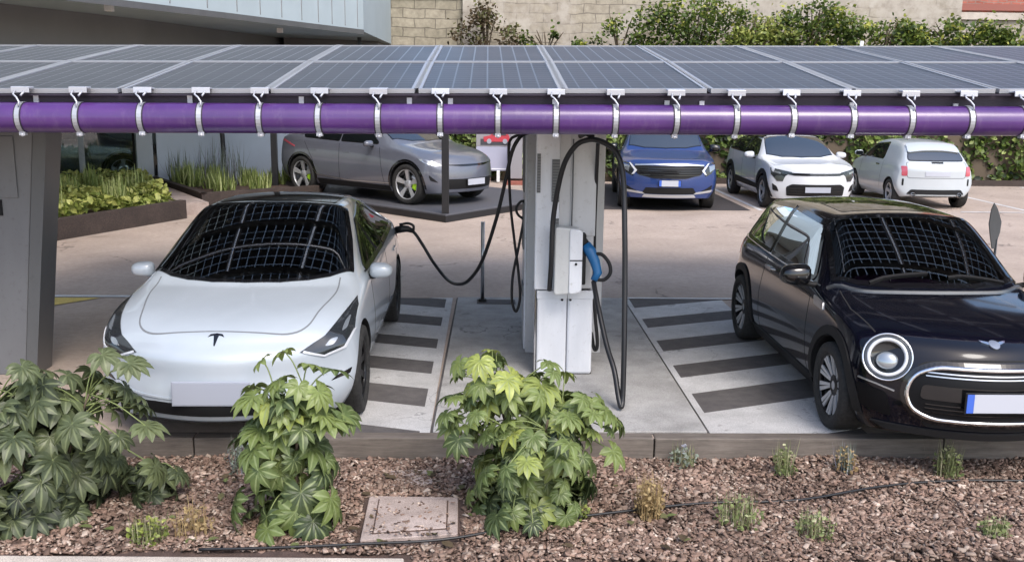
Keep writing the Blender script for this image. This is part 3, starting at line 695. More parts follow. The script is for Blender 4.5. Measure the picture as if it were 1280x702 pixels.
for x0, x1 in ((-.45, -.02), (.12, .55)): K.strip('wiper', [(x0, 1.14), (x0+.1, 1.16), (x1, 1.17)], 'T', .016, 'trim', .022)
sw1 = rnd_poly([(1.46, .955), (1.78, 1.32), (2.55, 1.355), (2.55, .975)], .025); sw2 = rnd_poly([(2.60, .977), (2.60, 1.355), (3.30, 1.325), (3.42, 1.04), (3.36, 1.0)], .025)
for ax in 'LR': K.window('side_window', sw1, ax); K.window('side_window', sw2, ax)
K.open_cabin(1.72, 3.35, .55, 1.28, .60, (1.12, 1.42, .92), 2.35, 3.2)
b = MB(); b.box((0, 1.72, 1.29), (.2, .03, .06)); b.build('cabin_mirror', ['trim'], K.root, bevel=.01)
K.both('window_trim', [(1.30, .925), (2.5, .95), (3.5, .985)], 'chrome', .006, strip=.014)
for y0 in ([(1.30, .28), (1.36, .6), (1.40, .93)], [(2.62, .28), (2.66, .6), (2.60, .98)]): K.both('door_seam', y0, 'seam', .0012, strip=.008)
K.both('door_handle', rnd_poly([(2.38, .83), (2.56, .835), (2.56, .862), (2.38, .857)], .012), 'chrome', .022)
K.strip('hood_seam', [(-.67, 1.12), (-.70, .8), (-.66, .45)], 'T', .009, 'seam', .001); K.strip('hood_seam', [(.67, 1.12), (.70, .8), (.66, .45)], 'T', .009, 'seam', .001)
K.panel('sun_roof', rnd_poly([(-.40, 1.95), (.40, 1.95), (.40, 2.5), (-.40, 2.5)], .06), 'T', 'glass', .003)
for y in (K.yf, K.yr): K.both('wheel_arch_trim', arch(K, y, K.R+.05, K.R+.115), 'trim', .012)
K.both('sill', rnd_poly([(1.22, .17), (2.86, .17), (2.86, .27), (1.22, .27)], .01), 'trim', .01)
K.both('side_scuttle', rnd_poly([(1.05, .79), (1.26, .80), (1.30, .86), (1.08, .85)], .015), 'chrome_dull', .008)
# round lamps: real rings in a tilted frame
for sg in (1, -1):
    p, nn = K.hit(sg*.635, .66, 'F')
    ax = Vector((sg*.34, -.86, .34)).normalized(); Q = ax.to_track_quat('X', 'Z').to_matrix().to_4x4(); X = Matrix.Translation(p+ax*.004) @ Q @ Matrix.Scale(.97, 4)
    b = MB(); b.lathe([(-.16, .0), (-.16, .150), (.028, .150), (.020, .125), (-.005, .118), (-.012, .0)], 44, 0, X); h = b.build('headlight', ['head_dark'], K.root)
    b = MB(); b.lathe([(-.15, .150), (-.06, .164), (.030, .162), (.038, .158), (.036, .151), (.018, .149)], 44, 0, X); b.build('headlight_bezel', ['chrome'], h)
    b = MB(); b.lathe([(.006, .132), (.030, .130), (.036, .120), (.030, .109), (.004, .106)], 44, 0, X); b.build('light_ring', ['white_ring'], h)
    b = MB(); b.ball((.0, 0, 0), (.03, .072, .06), 12, 0, X @ Matrix.Translation((.0, 0, -.022))); b.build('headlight_lens', ['lens'], h)
gr = rnd_poly([(-.38, .635), (.38, .635), (.50, .585), (.545, .475), (.51, .365), (.40, .315), (-.40, .315), (-.51, .365), (-.545, .475), (-.50, .585)], .08)
g = K.panel('grille', gr, 'F', 'grille_black', .012)
K.strip('grille_surround', gr, 'F', .020, 'chrome', .032, parent=g, closed=True, step=.03)
K.strip('grille_edge', poly_inset(gr, -.022), 'F', .022, 'gloss_black', .024, parent=g, closed=True, step=.03)
K.panel('grille_band', rnd_poly([(-.47, .44), (.47, .44), (.46, .53), (-.46, .53)], .03), 'F', 'gloss_black', .018, parent=g)
for z in (.585, .605, .36, .385, .41): K.strip('grille_slat', [(-.44, z), (.44, z)], 'F', .007, 'chrome_dull' if z > .5 else 'gloss_black', .017, parent=g)
K.strip('hood_seam', [tuple(p)[:2] for p in spline([(-.50, .60, 0), (-.44, .655, 0), (-.25, .685, 0), (0, .69, 0), (.25, .685, 0), (.44, .655, 0), (.50, .60, 0)], 6)], 'F', .009, 'seam', .0015)
K.panel('front_lip', rnd_poly([(-.70, .235), (.70, .235), (.62, .195), (-.62, .195)], .01), 'F', 'trim', .02)
K.panel('lower_intake', rnd_poly([(-.42, .25), (.42, .25), (.46, .31), (-.46, .31)], .02), 'F', 'trim', .008)
for sg in (0, 1):
    q = rnd_poly([(.60, .28), (.76, .32), (.79, .48), (.64, .44)], .03); K.panel('corner_intake', mirx(q) if sg else q, 'F', 'grille_black', .006)
    q = [(.60, .46), (.70, .49), (.78, .51)]; K.strip('corner_blade', mirx(q) if sg else q, 'F', .01, 'chrome_dull', .012)
plate(K, .455, .50, .12, 0, off=.035)
wg = [(-.085, .62), (-.03, .60), (0, .585), (.03, .60), (.085, .62), (.075, .60), (.03, .575), (0, .562), (-.03, .575), (-.075, .60)]
p, nn = K.hit(0, .80, 'F')
K.panel('badge', rnd_poly([(x*1.0, .19+(z-.59)*1.0) for x, z in wg], .004, 2), 'T', 'chrome', .008, cell=.3)
q = ellipse(0, .182, .034, .034, 20); K.panel('badge_disc', q, 'T', 'chrome_dull', .010, cell=.3)
K.mirror(.93, 1.36, 1.0, (.125, .085, .085), 'gloss_black')
K.both('tail_light', rnd_poly([(3.58, .78), (3.70, .78), (3.70, .95), (3.58, .95)], .03), 'tail_red', .006)
K.wheels('mini', .225)
K.place(3.335, 5.85, R(-.3), 1.03)

# ---- grey crossover on the display platform
cage = [
 (.02, .36, [(.62, .24), (.80, .38), (.87, .55), (.82, .72), (.62, .79)], .81, [.06, 0, 0, .03, .12]),
 (.14, .34, [(.76, .22), (.90, .36), (.93, .58), (.86, .78), (.64, .86)], .88, [0, 0, 0, .01, .06]),
 (.5, .12, [(.82, .20), (.93, .34), (.94, .62), (.89, .87), (.66, .94)], .955),
 (.9, .03, [(.82, .20), (.935, .34), (.945, .65), (.90, .94), (.70, 1.0)], 1.02),
 (1.15, .15, [(.82, .20), (.92, .33), (.94, .65), (.89, .98), (.74, 1.05)], 1.07),
 (1.6, .06, [(.82, .20), (.90, .33), (.93, .65), (.88, 1.0), (.68, 1.30)], 1.34),
 (2.05, .02, [(.82, .20), (.90, .33), (.92, .65), (.875, 1.02), (.62, 1.48)], 1.53),
 (2.6, 0, [(.82, .20), (.90, .33), (.92, .65), (.875, 1.03), (.61, 1.50)], 1.55),
 (3.3, 0, [(.82, .20), (.91, .33), (.93, .68), (.885, 1.05), (.60, 1.44)], 1.49),
 (3.9, 0, [(.82, .20), (.93, .36), (.945, .70), (.89, 1.09), (.61, 1.31)], 1.35),
 (4.35, -.04, [(.78, .24), (.91, .40), (.93, .70), (.86, 1.10), (.66, 1.16)], 1.18),
 (4.58, -.16, [(.70, .30), (.86, .44), (.90, .70), (.80, 1.02), (.62, 1.10)], 1.12),
 (4.68, -.24, [(.60, .34), (.78, .46), (.84, .68), (.74, .88), (.55, .95)], .97)]
E6 = Car('display_crossover', 'grey crossover with lime brake calipers on a dark display platform', 'car', (4.68, 1.88, 1.55), cage, (.86, 3.76, .365, .235, .93), 'paint_grey', lvl=3, cell=.07)
ws = [(-.72, 1.38), (-.4, 1.22), (0, 1.17), (.4, 1.22), (.72, 1.38), (.66, 1.7), (.60, 2.02), (0, 1.96), (-.60, 2.02), (-.66, 1.7)]
E6.window('windshield', ws, 'T', 'glass_blue')
sw1 = rnd_poly([(1.62, 1.06), (2.1, 1.38), (2.62, 1.445), (2.62, 1.075)], .03); sw2 = rnd_poly([(2.68, 1.075), (2.68, 1.445), (3.25, 1.42), (3.60, 1.33), (3.72, 1.16), (3.66, 1.11)], .03)
for ax in 'LR': E6.window('side_window', sw1, ax); E6.window('side_window', sw2, ax); E6.panel('quarter_window', rnd_poly([(3.76, 1.15), (3.68, 1.31), (3.98, 1.23), (4.1, 1.17)], .02), ax, 'gloss_black', .005)
for y0 in ([(1.42, .32), (1.5, .7), (1.56, 1.0)], [(2.65, .32), (2.66, 1.02)], [(3.30, .40), (3.42, .7), (3.66, 1.02)]): E6.both('door_seam', y0, 'seam', .0012, strip=.01)
for y in (2.46, 3.42): E6.both('door_handle', rnd_poly([(y-.1, .86), (y+.1, .865), (y+.1, .89), (y-.1, .885)], .01), 'paint_grey', .008)
E6.both('sill', rnd_poly([(1.3, .22), (3.30, .22), (3.30, .33), (1.3, .31)], .01), 'trim', .008)
E6.both('side_crease', [(1.3, .36), (2.4, .34), (3.3, .40), (3.4, .5)], 'chrome_dull', .006, strip=.012)
for y in (E6.yf, E6.yr): E6.both('wheel_arch_trim', arch(E6, y, E6.R+.05, E6.R+.085), 'gloss_black', .006)
E6.panel('upper_grille', rnd_poly([(-.70, .735), (-.3, .70), (.3, .70), (.70, .735), (.3, .735), (-.3, .735)], .01), 'F', 'gloss_black', .006)
E6.panel('lower_grille', rnd_poly([(-.60, .30), (.60, .30), (.68, .48), (-.68, .48)], .04), 'F', 'trim', .006)
for sg in (0, 1):
    q = rnd_poly([(.60, .72), (.76, .70), (.88, .76), (.90, .84), (.78, .80)], .02); h = E6.panel('headlight', mirx(q) if sg else q, 'F', 'lens', .006)
    q = rnd_poly([(.72, .42), (.84, .46), (.86, .56), (.80, .50)], .02); E6.panel('corner_intake', mirx(q) if sg else q, 'F', 'trim', .006)
plate(E6, .42, .46, .11, 0, mat='plate', blue=False)
E6.mirror(1.02, 1.72, 1.06, (.11, .075, .06), 'paint_grey')
E6.both('tail_light', [(3.95, .90), (4.3, 1.0), (4.6, .98), (4.6, 1.02), (4.3, 1.04), (3.95, .93)], 'tail_red', .006)
E6.wheels('blade', .275)
EVA = math.atan2(-.643, .766)   # heading of the nose
# nose points along (cos,sin) of EVA ; local -y is the nose
rz = EVA+math.pi/2
yw = .86
fx, fy = -1.62, 18.86
off = Matrix.Rotation(rz, 3, 'Z') @ Vector((-.93, yw, 0))*1.09
E6.place(fx-off.x, fy-off.y, rz, 1.09); E6.root.location.z = .15

# ---- blue SUV
def suv_cage(Ln, hz, H, w, front=.75):
    k = w/.93
    c = [
     (.02, .34, [(.62, .26), (.80, .42), (.86, .60), (.82, .80), (.62, .90)], .92, [.06, 0, 0, .02, .08]),
     (.14, .32, [(.76, .24), (.90, .40), (.92, .62), (.86, .86), (.66, .96)], .98, [0, 0, 0, 0, .04]),
     (.5, .10, [(.82, .22), (.92, .38), (.93, .66), (.88, .93), (.68, hz-.04)], hz-.02),
     (.95, .03, [(.82, .22), (.925, .38), (.935, .68), (.89, .99), (.70, hz)], hz+.03),
     (1.15, .12, [(.82, .22), (.915, .37), (.93, .68), (.88, 1.02), (.73, hz+.05)], hz+.07),
     (1.55, .05, [(.82, .22), (.90, .37), (.925, .68), (.87, 1.04), (.68, hz+.33)], hz+.37),
     (1.95, .02, [(.82, .22), (.90, .37), (.92, .68), (.86, 1.05), (.64, H-.07)], H-.02),
     (2.6, 0, [(.82, .22), (.90, .37), (.92, .68), (.86, 1.06), (.63, H-.05)], H),
     (3.4, 0, [(.82, .22), (.91, .37), (.93, .68), (.86, 1.08), (.62, H-.08)], H-.03),
     (Ln-.45, -.02, [(.80, .24), (.92, .40), (.93, .70), (.85, 1.10), (.61, H-.15)], H-.10),
     (Ln-.16, -.12, [(.72, .28), (.88, .44), (.90, .70), (.82, 1.05), (.64, 1.22)], 1.25),
     (Ln, -.2, [(.62, .32), (.80, .46), (.85, .68), (.76, .92), (.60, 1.0)], 1.02)]
    return [tuple([s[0], s[1], [(a*k, b) for a, b in s[2]]]+list(s[3:])) for s in c]
S = Car('parked_suv', 'blue SUV with angular white lamps parked in front of the ivy hedge', 'car', (4.515, 1.865, 1.65), suv_cage(4.515, 1.03, 1.65, .93), (.9, 3.58, .36, .235, .925), 'paint_blue', lvl=3, cell=.08)
ws = [(-.70, 1.32), (-.4, 1.2), (0, 1.16), (.4, 1.2), (.70, 1.32), (.66, 1.6), (.60, 1.90), (0, 1.86), (-.60, 1.90), (-.66, 1.6)]
S.window('windshield', ws, 'T', 'glass_blue')
sw = [(1.5, 1.10), (1.92, 1.48), (2.6, 1.56), (3.4, 1.53), (3.9, 1.40), (4.0, 1.18), (3.9, 1.13)]
for ax in 'LR': S.window('side_window', rnd_poly(sw, .04), ax)
S.both('window_pillar', [(2.6, 1.1), (2.62, 1.56)], 'gloss_black', .012, strip=.05)
for y0 in ([(1.42, .36), (1.5, .8), (1.5, 1.06)], [(2.6, .36), (2.62, 1.06)], [(3.3, .5), (3.5, .9), (3.6, 1.08)]): S.both('door_seam', y0, 'seam', .0012, strip=.01)
S.both('sill', rnd_poly([(1.3, .24), (3.2, .24), (3.2, .38), (1.3, .38)], .01), 'trim', .01)
for y in (S.yf, S.yr): S.both('wheel_arch_trim', arch(S, y, S.R+.05, S.R+.12), 'trim', .012)
gq = rnd_poly([(-.66, .86), (.66, .86), (.60, .70), (.3, .63), (-.3, .63), (-.60, .70)], .03)
g = S.panel('grille', gq, 'F', 'trim', .008)
S.strip('grille_trim', [(-.64, .865), (-.3, .885), (.3, .885), (.64, .865)], 'F', .025, 'chrome_dull', .016, parent=g)
for z in (.69, .73, .77, .81): S.strip('grille_slat', [(-.56, z), (.56, z)], 'F', .012, 'gloss_black', .016, parent=g)
for sg in (0, 1):
    q = [(.68, .66), (.80, .72), (.90, .86), (.86, .92), (.68, .88)]; h = S.panel('headlight', mirx(q) if sg else q, 'F', 'head_dark', .007)
    q = [(.66, .70), (.60, .77), (.72, .90), (.75, .90), (.65, .77), (.70, .69)]; S.panel('running_light', mirx(q) if sg else q, 'F', 'white_ring', .016, parent=h)
    q = [(.76, .74), (.86, .80), (.86, .87), (.74, .85)]; S.panel('headlight_lens', mirx(q) if sg else q, 'F', 'lens', .012, parent=h)
    q = rnd_poly([(.55, .36), (.80, .40), (.82, .50), (.72, .44)], .02); S.panel('corner_intake', mirx(q) if sg else q, 'F', 'trim', .008)
    q = rnd_poly([(.45, .335), (.80, .365), (.82, .41), (.50, .37)], .01); S.panel('corner_blade', mirx(q) if sg else q, 'F', 'silver', .014)
S.panel('lower_intake', rnd_poly([(-.52, .34), (.52, .34), (.44, .46), (-.44, .46)], .02), 'F', 'trim', .008)
S.panel('skid_plate', rnd_poly([(-.50, .275), (.50, .275), (.46, .33), (-.46, .33)], .01), 'F', 'silver', .014)
plate(S, .545, .40, .11, 0, mat='plate', blue=True)
S.mirror(1.03, 1.62, 1.12, (.12, .08, .08), 'gloss_black')
S.wheels('five', .26)
S.place(3.64, 19.15, R(-5), 1.07)

# ---- white SUV
cg = suv_cage(4.42, .93, 1.48, .91)
NI = Car('parked_suv', 'white SUV with black wheel arches between the blue SUV and the small white hatchback', 'car', (4.42, 1.825, 1.49), cg, (.88, 3.60, .34, .22, .905), 'paint_white2', lvl=3, cell=.08)
NI.window('windshield', ws, 'T', 'glass_blue')
sw = [(1.5, 1.05), (1.92, 1.35), (2.6, 1.40), (3.4, 1.38), (3.85, 1.28), (3.95, 1.13), (3.86, 1.08)]
for ax in 'LR': NI.window('side_window', rnd_poly(sw, .04), ax)
NI.both('window_pillar', [(2.6, 1.1), (2.62, 1.40)], 'gloss_black', .012, strip=.05)
for y0 in ([(1.42, .36), (1.5, .8), (1.5, 1.04)], [(2.6, .36), (2.62, 1.06)], [(3.3, .5), (3.5, .9), (3.6, 1.06)]): NI.both('door_seam', y0, 'seam_soft', .0012, strip=.012)
NI.both('door_cladding', rnd_poly([(1.38, .36), (3.1, .36), (3.1, .50), (1.38, .46)], .02), 'trim', .01)
for y in (NI.yf, NI.yr): NI.both('wheel_arch_trim', arch(NI, y, NI.R+.05, NI.R+.14), 'trim', .012)
g = NI.panel('upper_grille', [(-.64, .77), (-.46, .735), (.46, .735), (.64, .77), (.64, .81), (.46, .785), (-.46, .785), (-.64, .81)], 'F', 'gloss_black', .010)
lg = rnd_poly([(-.50, .56), (.50, .56), (.60, .50), (.58, .32), (-.58, .32), (-.60, .50)], .03)
g = NI.panel('lower_grille', lg, 'F', 'trim', .008)
for z in (.37, .42, .47, .52): NI.strip('grille_slat', [(-.54, z), (.54, z)], 'F', .012, 'gloss_black', .016, parent=g)
for sg in (0, 1):
    q = [(.50, .80), (.70, .84), (.86, .87), (.86, .74), (.76, .61), (.66, .61), (.62, .72)]; h = NI.panel('headlight', mirx(q) if sg else q, 'F', 'head_dark', .010)
    q = rnd_poly([(.70, .75), (.82, .79), (.81, .82), (.70, .79)], .01); NI.panel('headlight_lens', mirx(q) if sg else q, 'F', 'lens', .016, parent=h)
    q = rnd_poly([(.72, .40), (.82, .42), (.84, .56), (.76, .50)], .02); NI.panel('corner_intake', mirx(q) if sg else q, 'F', 'trim', .008)
plate(NI, .455, .52, .11, 0, mat='plate_grey', blue=False)
NI.both('roof_rail', [(1.95, 1.42), (3.6, 1.40)], 'gloss_black', .03, strip=.03)
NI.mirror(1.01, 1.60, 1.06, (.12, .08, .075), 'paint_white2')
NI.wheels('five', .235)
NI.place(6.70, 19.35, R(0))

# ---- small white hatchback seen from behind
cage = [
 (.02, .34, [(.52, .22), (.66, .36), (.74, .55), (.68, .72), (.48, .78)], .80, [.05, 0, 0, .04, .13]),
 (.14, .30, [(.64, .20), (.77, .34), (.79, .56), (.72, .79), (.52, .88)], .90, [0, 0, 0, .01, .07]),
 (.5, .10, [(.70, .18), (.80, .33), (.81, .58), (.75, .88), (.56, .96)], .985),
 (.9, .04, [(.70, .18), (.81, .33), (.815, .6), (.76, .94), (.60, 1.02)], 1.04),
 (1.25, .06, [(.70, .18), (.80, .33), (.81, .62), (.75, .97), (.58, 1.25)], 1.29),
 (1.6, .02, [(.70, .18), (.80, .33), (.81, .62), (.745, .98), (.54, 1.43)], 1.47),
 (2.1, 0, [(.70, .18), (.80, .33), (.81, .62), (.745, .98), (.53, 1.455)], 1.49),
 (2.7, 0, [(.70, .18), (.80, .33), (.815, .62), (.745, .98), (.53, 1.44)], 1.475),
 (3.15, -.03, [(.70, .20), (.805, .36), (.815, .62), (.745, .96), (.54, 1.38)], 1.41),
 (3.42, -.08, [(.68, .24), (.80, .40), (.81, .62), (.745, .93), (.61, 1.12)], 1.15),
 (3.58, -.13, [(.64, .27), (.785, .42), (.80, .62), (.73, .88), (.62, .98)], 1.0),
 (3.66, -.17, [(.56, .30), (.74, .42), (.785, .60), (.72, .80), (.60, .87)], .89)]
F5 = Car('parked_hatchback', 'small white hatchback seen from behind beside the white SUV', 'car', (3.66, 1.627, 1.42), cage, (.76, 3.06, .30, .20, .80), 'paint_white3', lvl=3, cell=.07)
F5.window('windshield', [(-.58, 1.08), (0, .98), (.58, 1.08), (.52, 1.55), (0, 1.5), (-.52, 1.55)], 'T')
F5.window('rear_window', rnd_poly([(-.57, 1.02), (.57, 1.02), (.50, 1.26), (-.50, 1.26)], .05), 'B', 'glass_blue')
F5.panel('roof_spoiler', rnd_poly([(-.50, 3.02), (.50, 3.02), (.54, 3.30), (-.54, 3.30)], .05), 'T', 'paint_white3', .03)
for ax in 'LR': F5.window('side_window', rnd_poly([(1.15, .99), (1.5, 1.25), (2.3, 1.33), (2.42, 1.03), (2.4, .99)], .05), ax)
F5.both('door_seam', [(1.1, .36), (1.15, .95)], 'seam_soft', .0012, strip=.012); F5.both('door_seam', [(2.48, .36), (2.5, .96)], 'seam_soft', .0012, strip=.012)
F5.both('door_handle', rnd_poly([(2.1, .84), (2.3, .845), (2.3, .87), (2.1, .865)], .012), 'gloss_black', .01)
F5.strip('hatch_seam', rnd_poly([(-.62, .98), (-.60, .66), (.60, .66), (.62, .98)], .05), 'B', .012, 'seam_soft', .002)
F5.panel('number_plate', rnd_poly([(-.26, .70), (.26, .70), (.26, .80), (-.26, .80)], .01), 'B', 'plate', .01)
F5.panel('badge', ellipse(0, .88, .04, .04, 16), 'B', 'chrome_dull', .01)
F5.strip('boot_handle', [(-.12, .975), (.12, .975)], 'B', .03, 'gloss_black', .01)
for sg in (0, 1):
    q = rnd_poly([(.60, .70), (.71, .70), (.71, .90), (.61, .90)], .03); F5.panel('tail_light', mirx(q) if sg else q, 'B', 'tail_red', .008)
    q = rnd_poly([(.66, .50), (.695, .50), (.695, .64), (.66, .64)], .01); F5.panel('bumper_slot', mirx(q) if sg else q, 'B', 'trim', .006)
    b = MB(); b.lathe([(0, .0), (.01, .045), (.12, .05), (.13, .042)], 20, 0, None, True, 'y'); b.build('exhaust_tip', ['chrome_dull'], F5.root, loc=((1 if sg else -1)*.48, 3.52, .31))
F5.panel('rear_diffuser', rnd_poly([(-.52, .42), (.52, .42), (.60, .32), (-.60, .32)], .03), 'B', 'trim', .012)
for y in (F5.yf, F5.yr): pass
F5.mirror(.90, 1.28, 1.04, (.10, .07, .065), 'paint_white3')
F5.wheels('five', .21)
F5.place(9.86, 21.0, 0); rz = R(180-3); F5.root.rotation_euler.z = rz
of = Matrix.Rotation(rz, 3, 'Z') @ Vector((0, 3.62, 0)); F5.root.location = (9.42-of.x, 19.95-of.y, 0)

# ---- car inside the showroom: copy of the crossover, standing side-on behind the glass
C7 = copy_tree(E6.root); C7['label'] = 'dark car standing behind the showroom glass'; C7.name = 'showroom_car'
C7.location = (-8.0, 24.1, 0); C7.rotation_euler = (0, 0, R(109))
del C7['label']; tag(C7, 'dark car standing behind the showroom glass', 'car')

# ------------------------------------------------------------------ ground, markings
def sheet(name, poly, z, mat, zb=None, lab=None, kind='structure', bevel=0):
    b = MB()
    if zb is None: b.add([(x, y, z) for x, y in poly], [tuple(range(len(poly)))])
    else: b.prism(poly, zb, z)
    o = b.build(name, [mat], bevel=bevel); o['kind'] = kind
    return o
g = MB(); g.add([(-200, 6.42, 0), (200, 6.42, 0), (200, 300, 0), (-200, 300, 0)], [(0, 1, 2, 3)]); g.build('asphalt_ground', ['asphalt'])['kind'] = 'structure'
# garden bed soil, gently uneven, and the ground on the viewer's side
nx, ny = 90, 24; v = []; f = []
for j in range(ny+1):
    for i in range(nx+1):
        x = -6+12*i/nx; y = 4.86+1.56*j/ny
        v.append((x, y, -.15+.012*math.sin(x*3.1+y*5)+.01*math.sin(x*7.7-y*3)+random.uniform(-.004, .004)))
for j in range(ny):
    for i in range(nx): f.append((j*(nx+1)+i, j*(nx+1)+i+1, (j+1)*(nx+1)+i+1, (j+1)*(nx+1)+i))
b = MB(); b.add(v, f, 0, True); b.build('garden_soil', ['soil'])['kind'] = 'structure'
sheet('near_ground', [(-200, -60), (200, -60), (200, 4.86), (-200, 4.86)], -.17, 'asphalt')
for k, sgn in ((0, -1), (1, 1)):
    sheet('far_garden_soil', [(sgn*6, 4.86), (sgn*200, 4.86), (sgn*200, 6.42), (sgn*6, 6.42)][::sgn], -.15, 'soil')
# pale kerb at the garden's near edge: runs slightly askew, leaving the frame to the right
kb = MB(); kb.prism([(-5, 4.80), (-.45, 4.74), (-.45, 4.89), (-5, 4.97)], -.3, -.115); o = kb.build('pale_kerb', ['pale_kerb'], bevel=.01); tag(o, kind='structure')
# charging island
sheet('island_joint', [(-.405, 6.50), (1.60, 6.50), (1.66, 11.02), (-.36, 11.02)], .004, 'dark_asphalt')
sheet('concrete_island', [(-.385, 6.52), (1.585, 6.52), (1.585, 10.99), (-.345, 10.99)], .02, 'concrete', -.05, bevel=.006)
def clip_band(x0, x1, ya, yb, sl, y0, y1, xr):
    """a slanted band between two x limits clipped to y range"""
    P = [(x0, ya+(x0-xr)*sl), (x1, ya+(x1-xr)*sl), (x1, yb+(x1-xr)*sl), (x0, yb+(x0-xr)*sl)]
    out = P
    for lim, sg in ((y0, 1), (y1, -1)):
        res = []
        for i in range(len(out)):
            a, b2 = out[i-1], out[i]; ia, ib = (a[1]-lim)*sg >= 0, (b2[1]-lim)*sg >= 0
            if ia != ib: t = (lim-a[1])/(b2[1]-a[1]); res.append((a[0]+(b2[0]-a[0])*t, lim))
            if ib: res.append(b2)
        out = res
    return out
def hatch(name, x0, x1, base, sl, xr, bands, border, inner, outer):
    sheet('hatch_ground', [(x0, 6.51), (x1, 6.51), (x1, 11.0), (x0, 11.0)], .004, 'dark_asphalt')
    b = MB(); b.prism([(border[0], 6.51), (border[1], 6.51), (border[1], 11.0), (border[0], 11.0)], .0042, .008)
    for ya, yb in bands:
        p = clip_band(inner, outer, ya, yb, sl, 6.515, 10.995, xr)
        if len(p) > 2: b.prism(p if sum(p[i-1][0]*p[i][1]-p[i][0]*p[i-1][1] for i in range(len(p))) > 0 else p[::-1], .0042, .008)
    o = b.build(name, ['road_paint']); o['kind'] = 'structure'
hatch('hatch_marking', -1.35, -.405, 0, -.33, -.478, [(6.55, 7.08), (7.54, 7.95), (8.34, 8.77), (9.13, 9.64), (10.03, 10.47), (10.93, 11.3)], (-.478, -.405), -.478, -1.35)
hatch('hatch_marking', 1.60, 2.75, 0, .40, 1.66, [(6.2, 6.95), (7.43, 7.86), (8.24, 8.70), (9.10, 9.6), (10.0, 10.52)], (1.605, 1.66), 1.66, 2.75)
sheet('bay_line', [(-12, 10.93), (-1.3, 10.95), (-1.3, 11.05), (-12, 11.03)], .008, 'line_paint')
sheet('bay_line', [(1.60, 11.0), (12, 10.92), (12, 11.0), (1.60, 11.06)], .0115, 'line_paint')
sheet('yellow_marking', [(-5.4, 10.35), (-4.95, 10.35), (-4.45, 10.90), (-5.6, 10.90)], .008, 'yellow_paint')
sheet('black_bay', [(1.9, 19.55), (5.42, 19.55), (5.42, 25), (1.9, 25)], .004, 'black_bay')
sheet('bay_line', [(5.60, 19.6), (5.70, 19.6), (5.70, 25), (5.60, 25)], .004, 'line_paint')
sheet('bay_line', [(8.55, 19.6), (8.65, 19.6), (8.65, 25), (8.55, 25)], .004, 'line_paint')
sheet('bay_line', [(11.3, 19.6), (11.4, 19.6), (11.4, 25), (11.3, 25)], .004, 'line_paint')
sheet('bay_line', [(9.8, 19.50), (40, 19.50), (40, 19.60), (9.8, 19.60)], .008, 'line_paint')
sheet('bay_line', [(14.0, 19.61), (14.1, 19.61), (14.1, 25), (14.0, 25)], .004, 'line_paint')
for i, (x0, x1) in enumerate(((-6, -2.05), (-2.04, 1.18), (1.19, 3.25), (3.26, 6.2))):
    b = MB(); b.box(((x0+x1)/2, 6.455, -.085), (x1-x0, .12, .19)); o = b.build('timber_edging', ['timber'], bevel=.008)
    tag(o, ['timber sleeper kerb under the white sedan', 'timber sleeper kerb behind the central leafy shrub', 'timber sleeper kerb beside the hatched paint, right of the shrub', 'timber sleeper kerb under the black hatchback'][i], 'timber edging', 'timber sleepers along the garden')
    if i == 2: o['label'] = 'timber sleeper kerb in front of the white hatching by the black hatchback'

# ------------------------------------------------------------------ canopy
def rail(name, label, cat, pts, r, mat, n=24, group=None, **k):
    b = MB(); b.tube(pts, r, n, **k); o = b.build(name, [mat]); return tag(o, label, cat, group)
XL, NP = -5.683, 12; PWd = 1.035
Y0, S1, S2 = 6.9, .140, .122
def zc(y):
    if y <= 8.57: return 2.418+S1*(y-Y0)
    if y <= 10.24: return 2.418+S1*1.67+S2*(y-8.57)
    return 2.418+S1*1.67+S2*1.67+.02*(y-10.24)
proto = {}
rows = [(6.9, 8.56), (8.58, 10.24), (10.26, 11.9)]  # third row is added out of view for the windscreens to reflect
tilt_x = .0105   # the eave climbs slightly to the right
for r_, (ya, yb) in enumerate(rows):
    sl = math.atan2(zc(yb)-zc(ya), yb-ya)
    for c in range(NP):
        x0 = XL+c*PWd
        if r_ >= 2 and not (1 <= c <= 10): continue
        if (r_) not in proto:
            t = thing('solar_panel', '', 'solar panel'); ln = (yb-ya)/math.cos(sl)
            b = MB(); b.box((PWd/2, ln/2, -.012), (PWd-.068, ln-.03, .006)); b.build('cell_glass', ['pv'], t)
            fr = MB(); w = PWd-.03
            for p, d in (((PWd/2, .012, -.015), (w, .022, .032)), ((PWd/2, ln-.012, -.015), (w, .022, .032)), ((.026, ln/2, -.0155), (.022, ln-.047, .031)), ((PWd-.026, ln/2, -.0155), (.022, ln-.047, .031))): fr.box(p, d)
            fr.build('panel_frame', ['alu'], t); proto[r_] = t; t.rotation_euler = (sl, 0, 0)
        else: t = copy_tree(proto[r_])
        t.location = (x0, ya, zc(ya)+.0105*(x0-.5)); t.rotation_euler = (sl, -.0105, 0)
        names = ['dark solar panel in the front row', 'dark solar panel in the second row', 'dark solar panel in the third row', 'dark solar panel in the rearmost row']
        cols = 'left edge, second from the left, third from the left, fourth from the left, fifth from the left, left of the charging station, above the charging station, right of the charging station, fourth from the right, third from the right, second from the right, right edge'.split(', ')
        t['label'] = f'{names[r_]} of the canopy, {cols[c]}'; t['group'] = 'solar panels of the canopy'
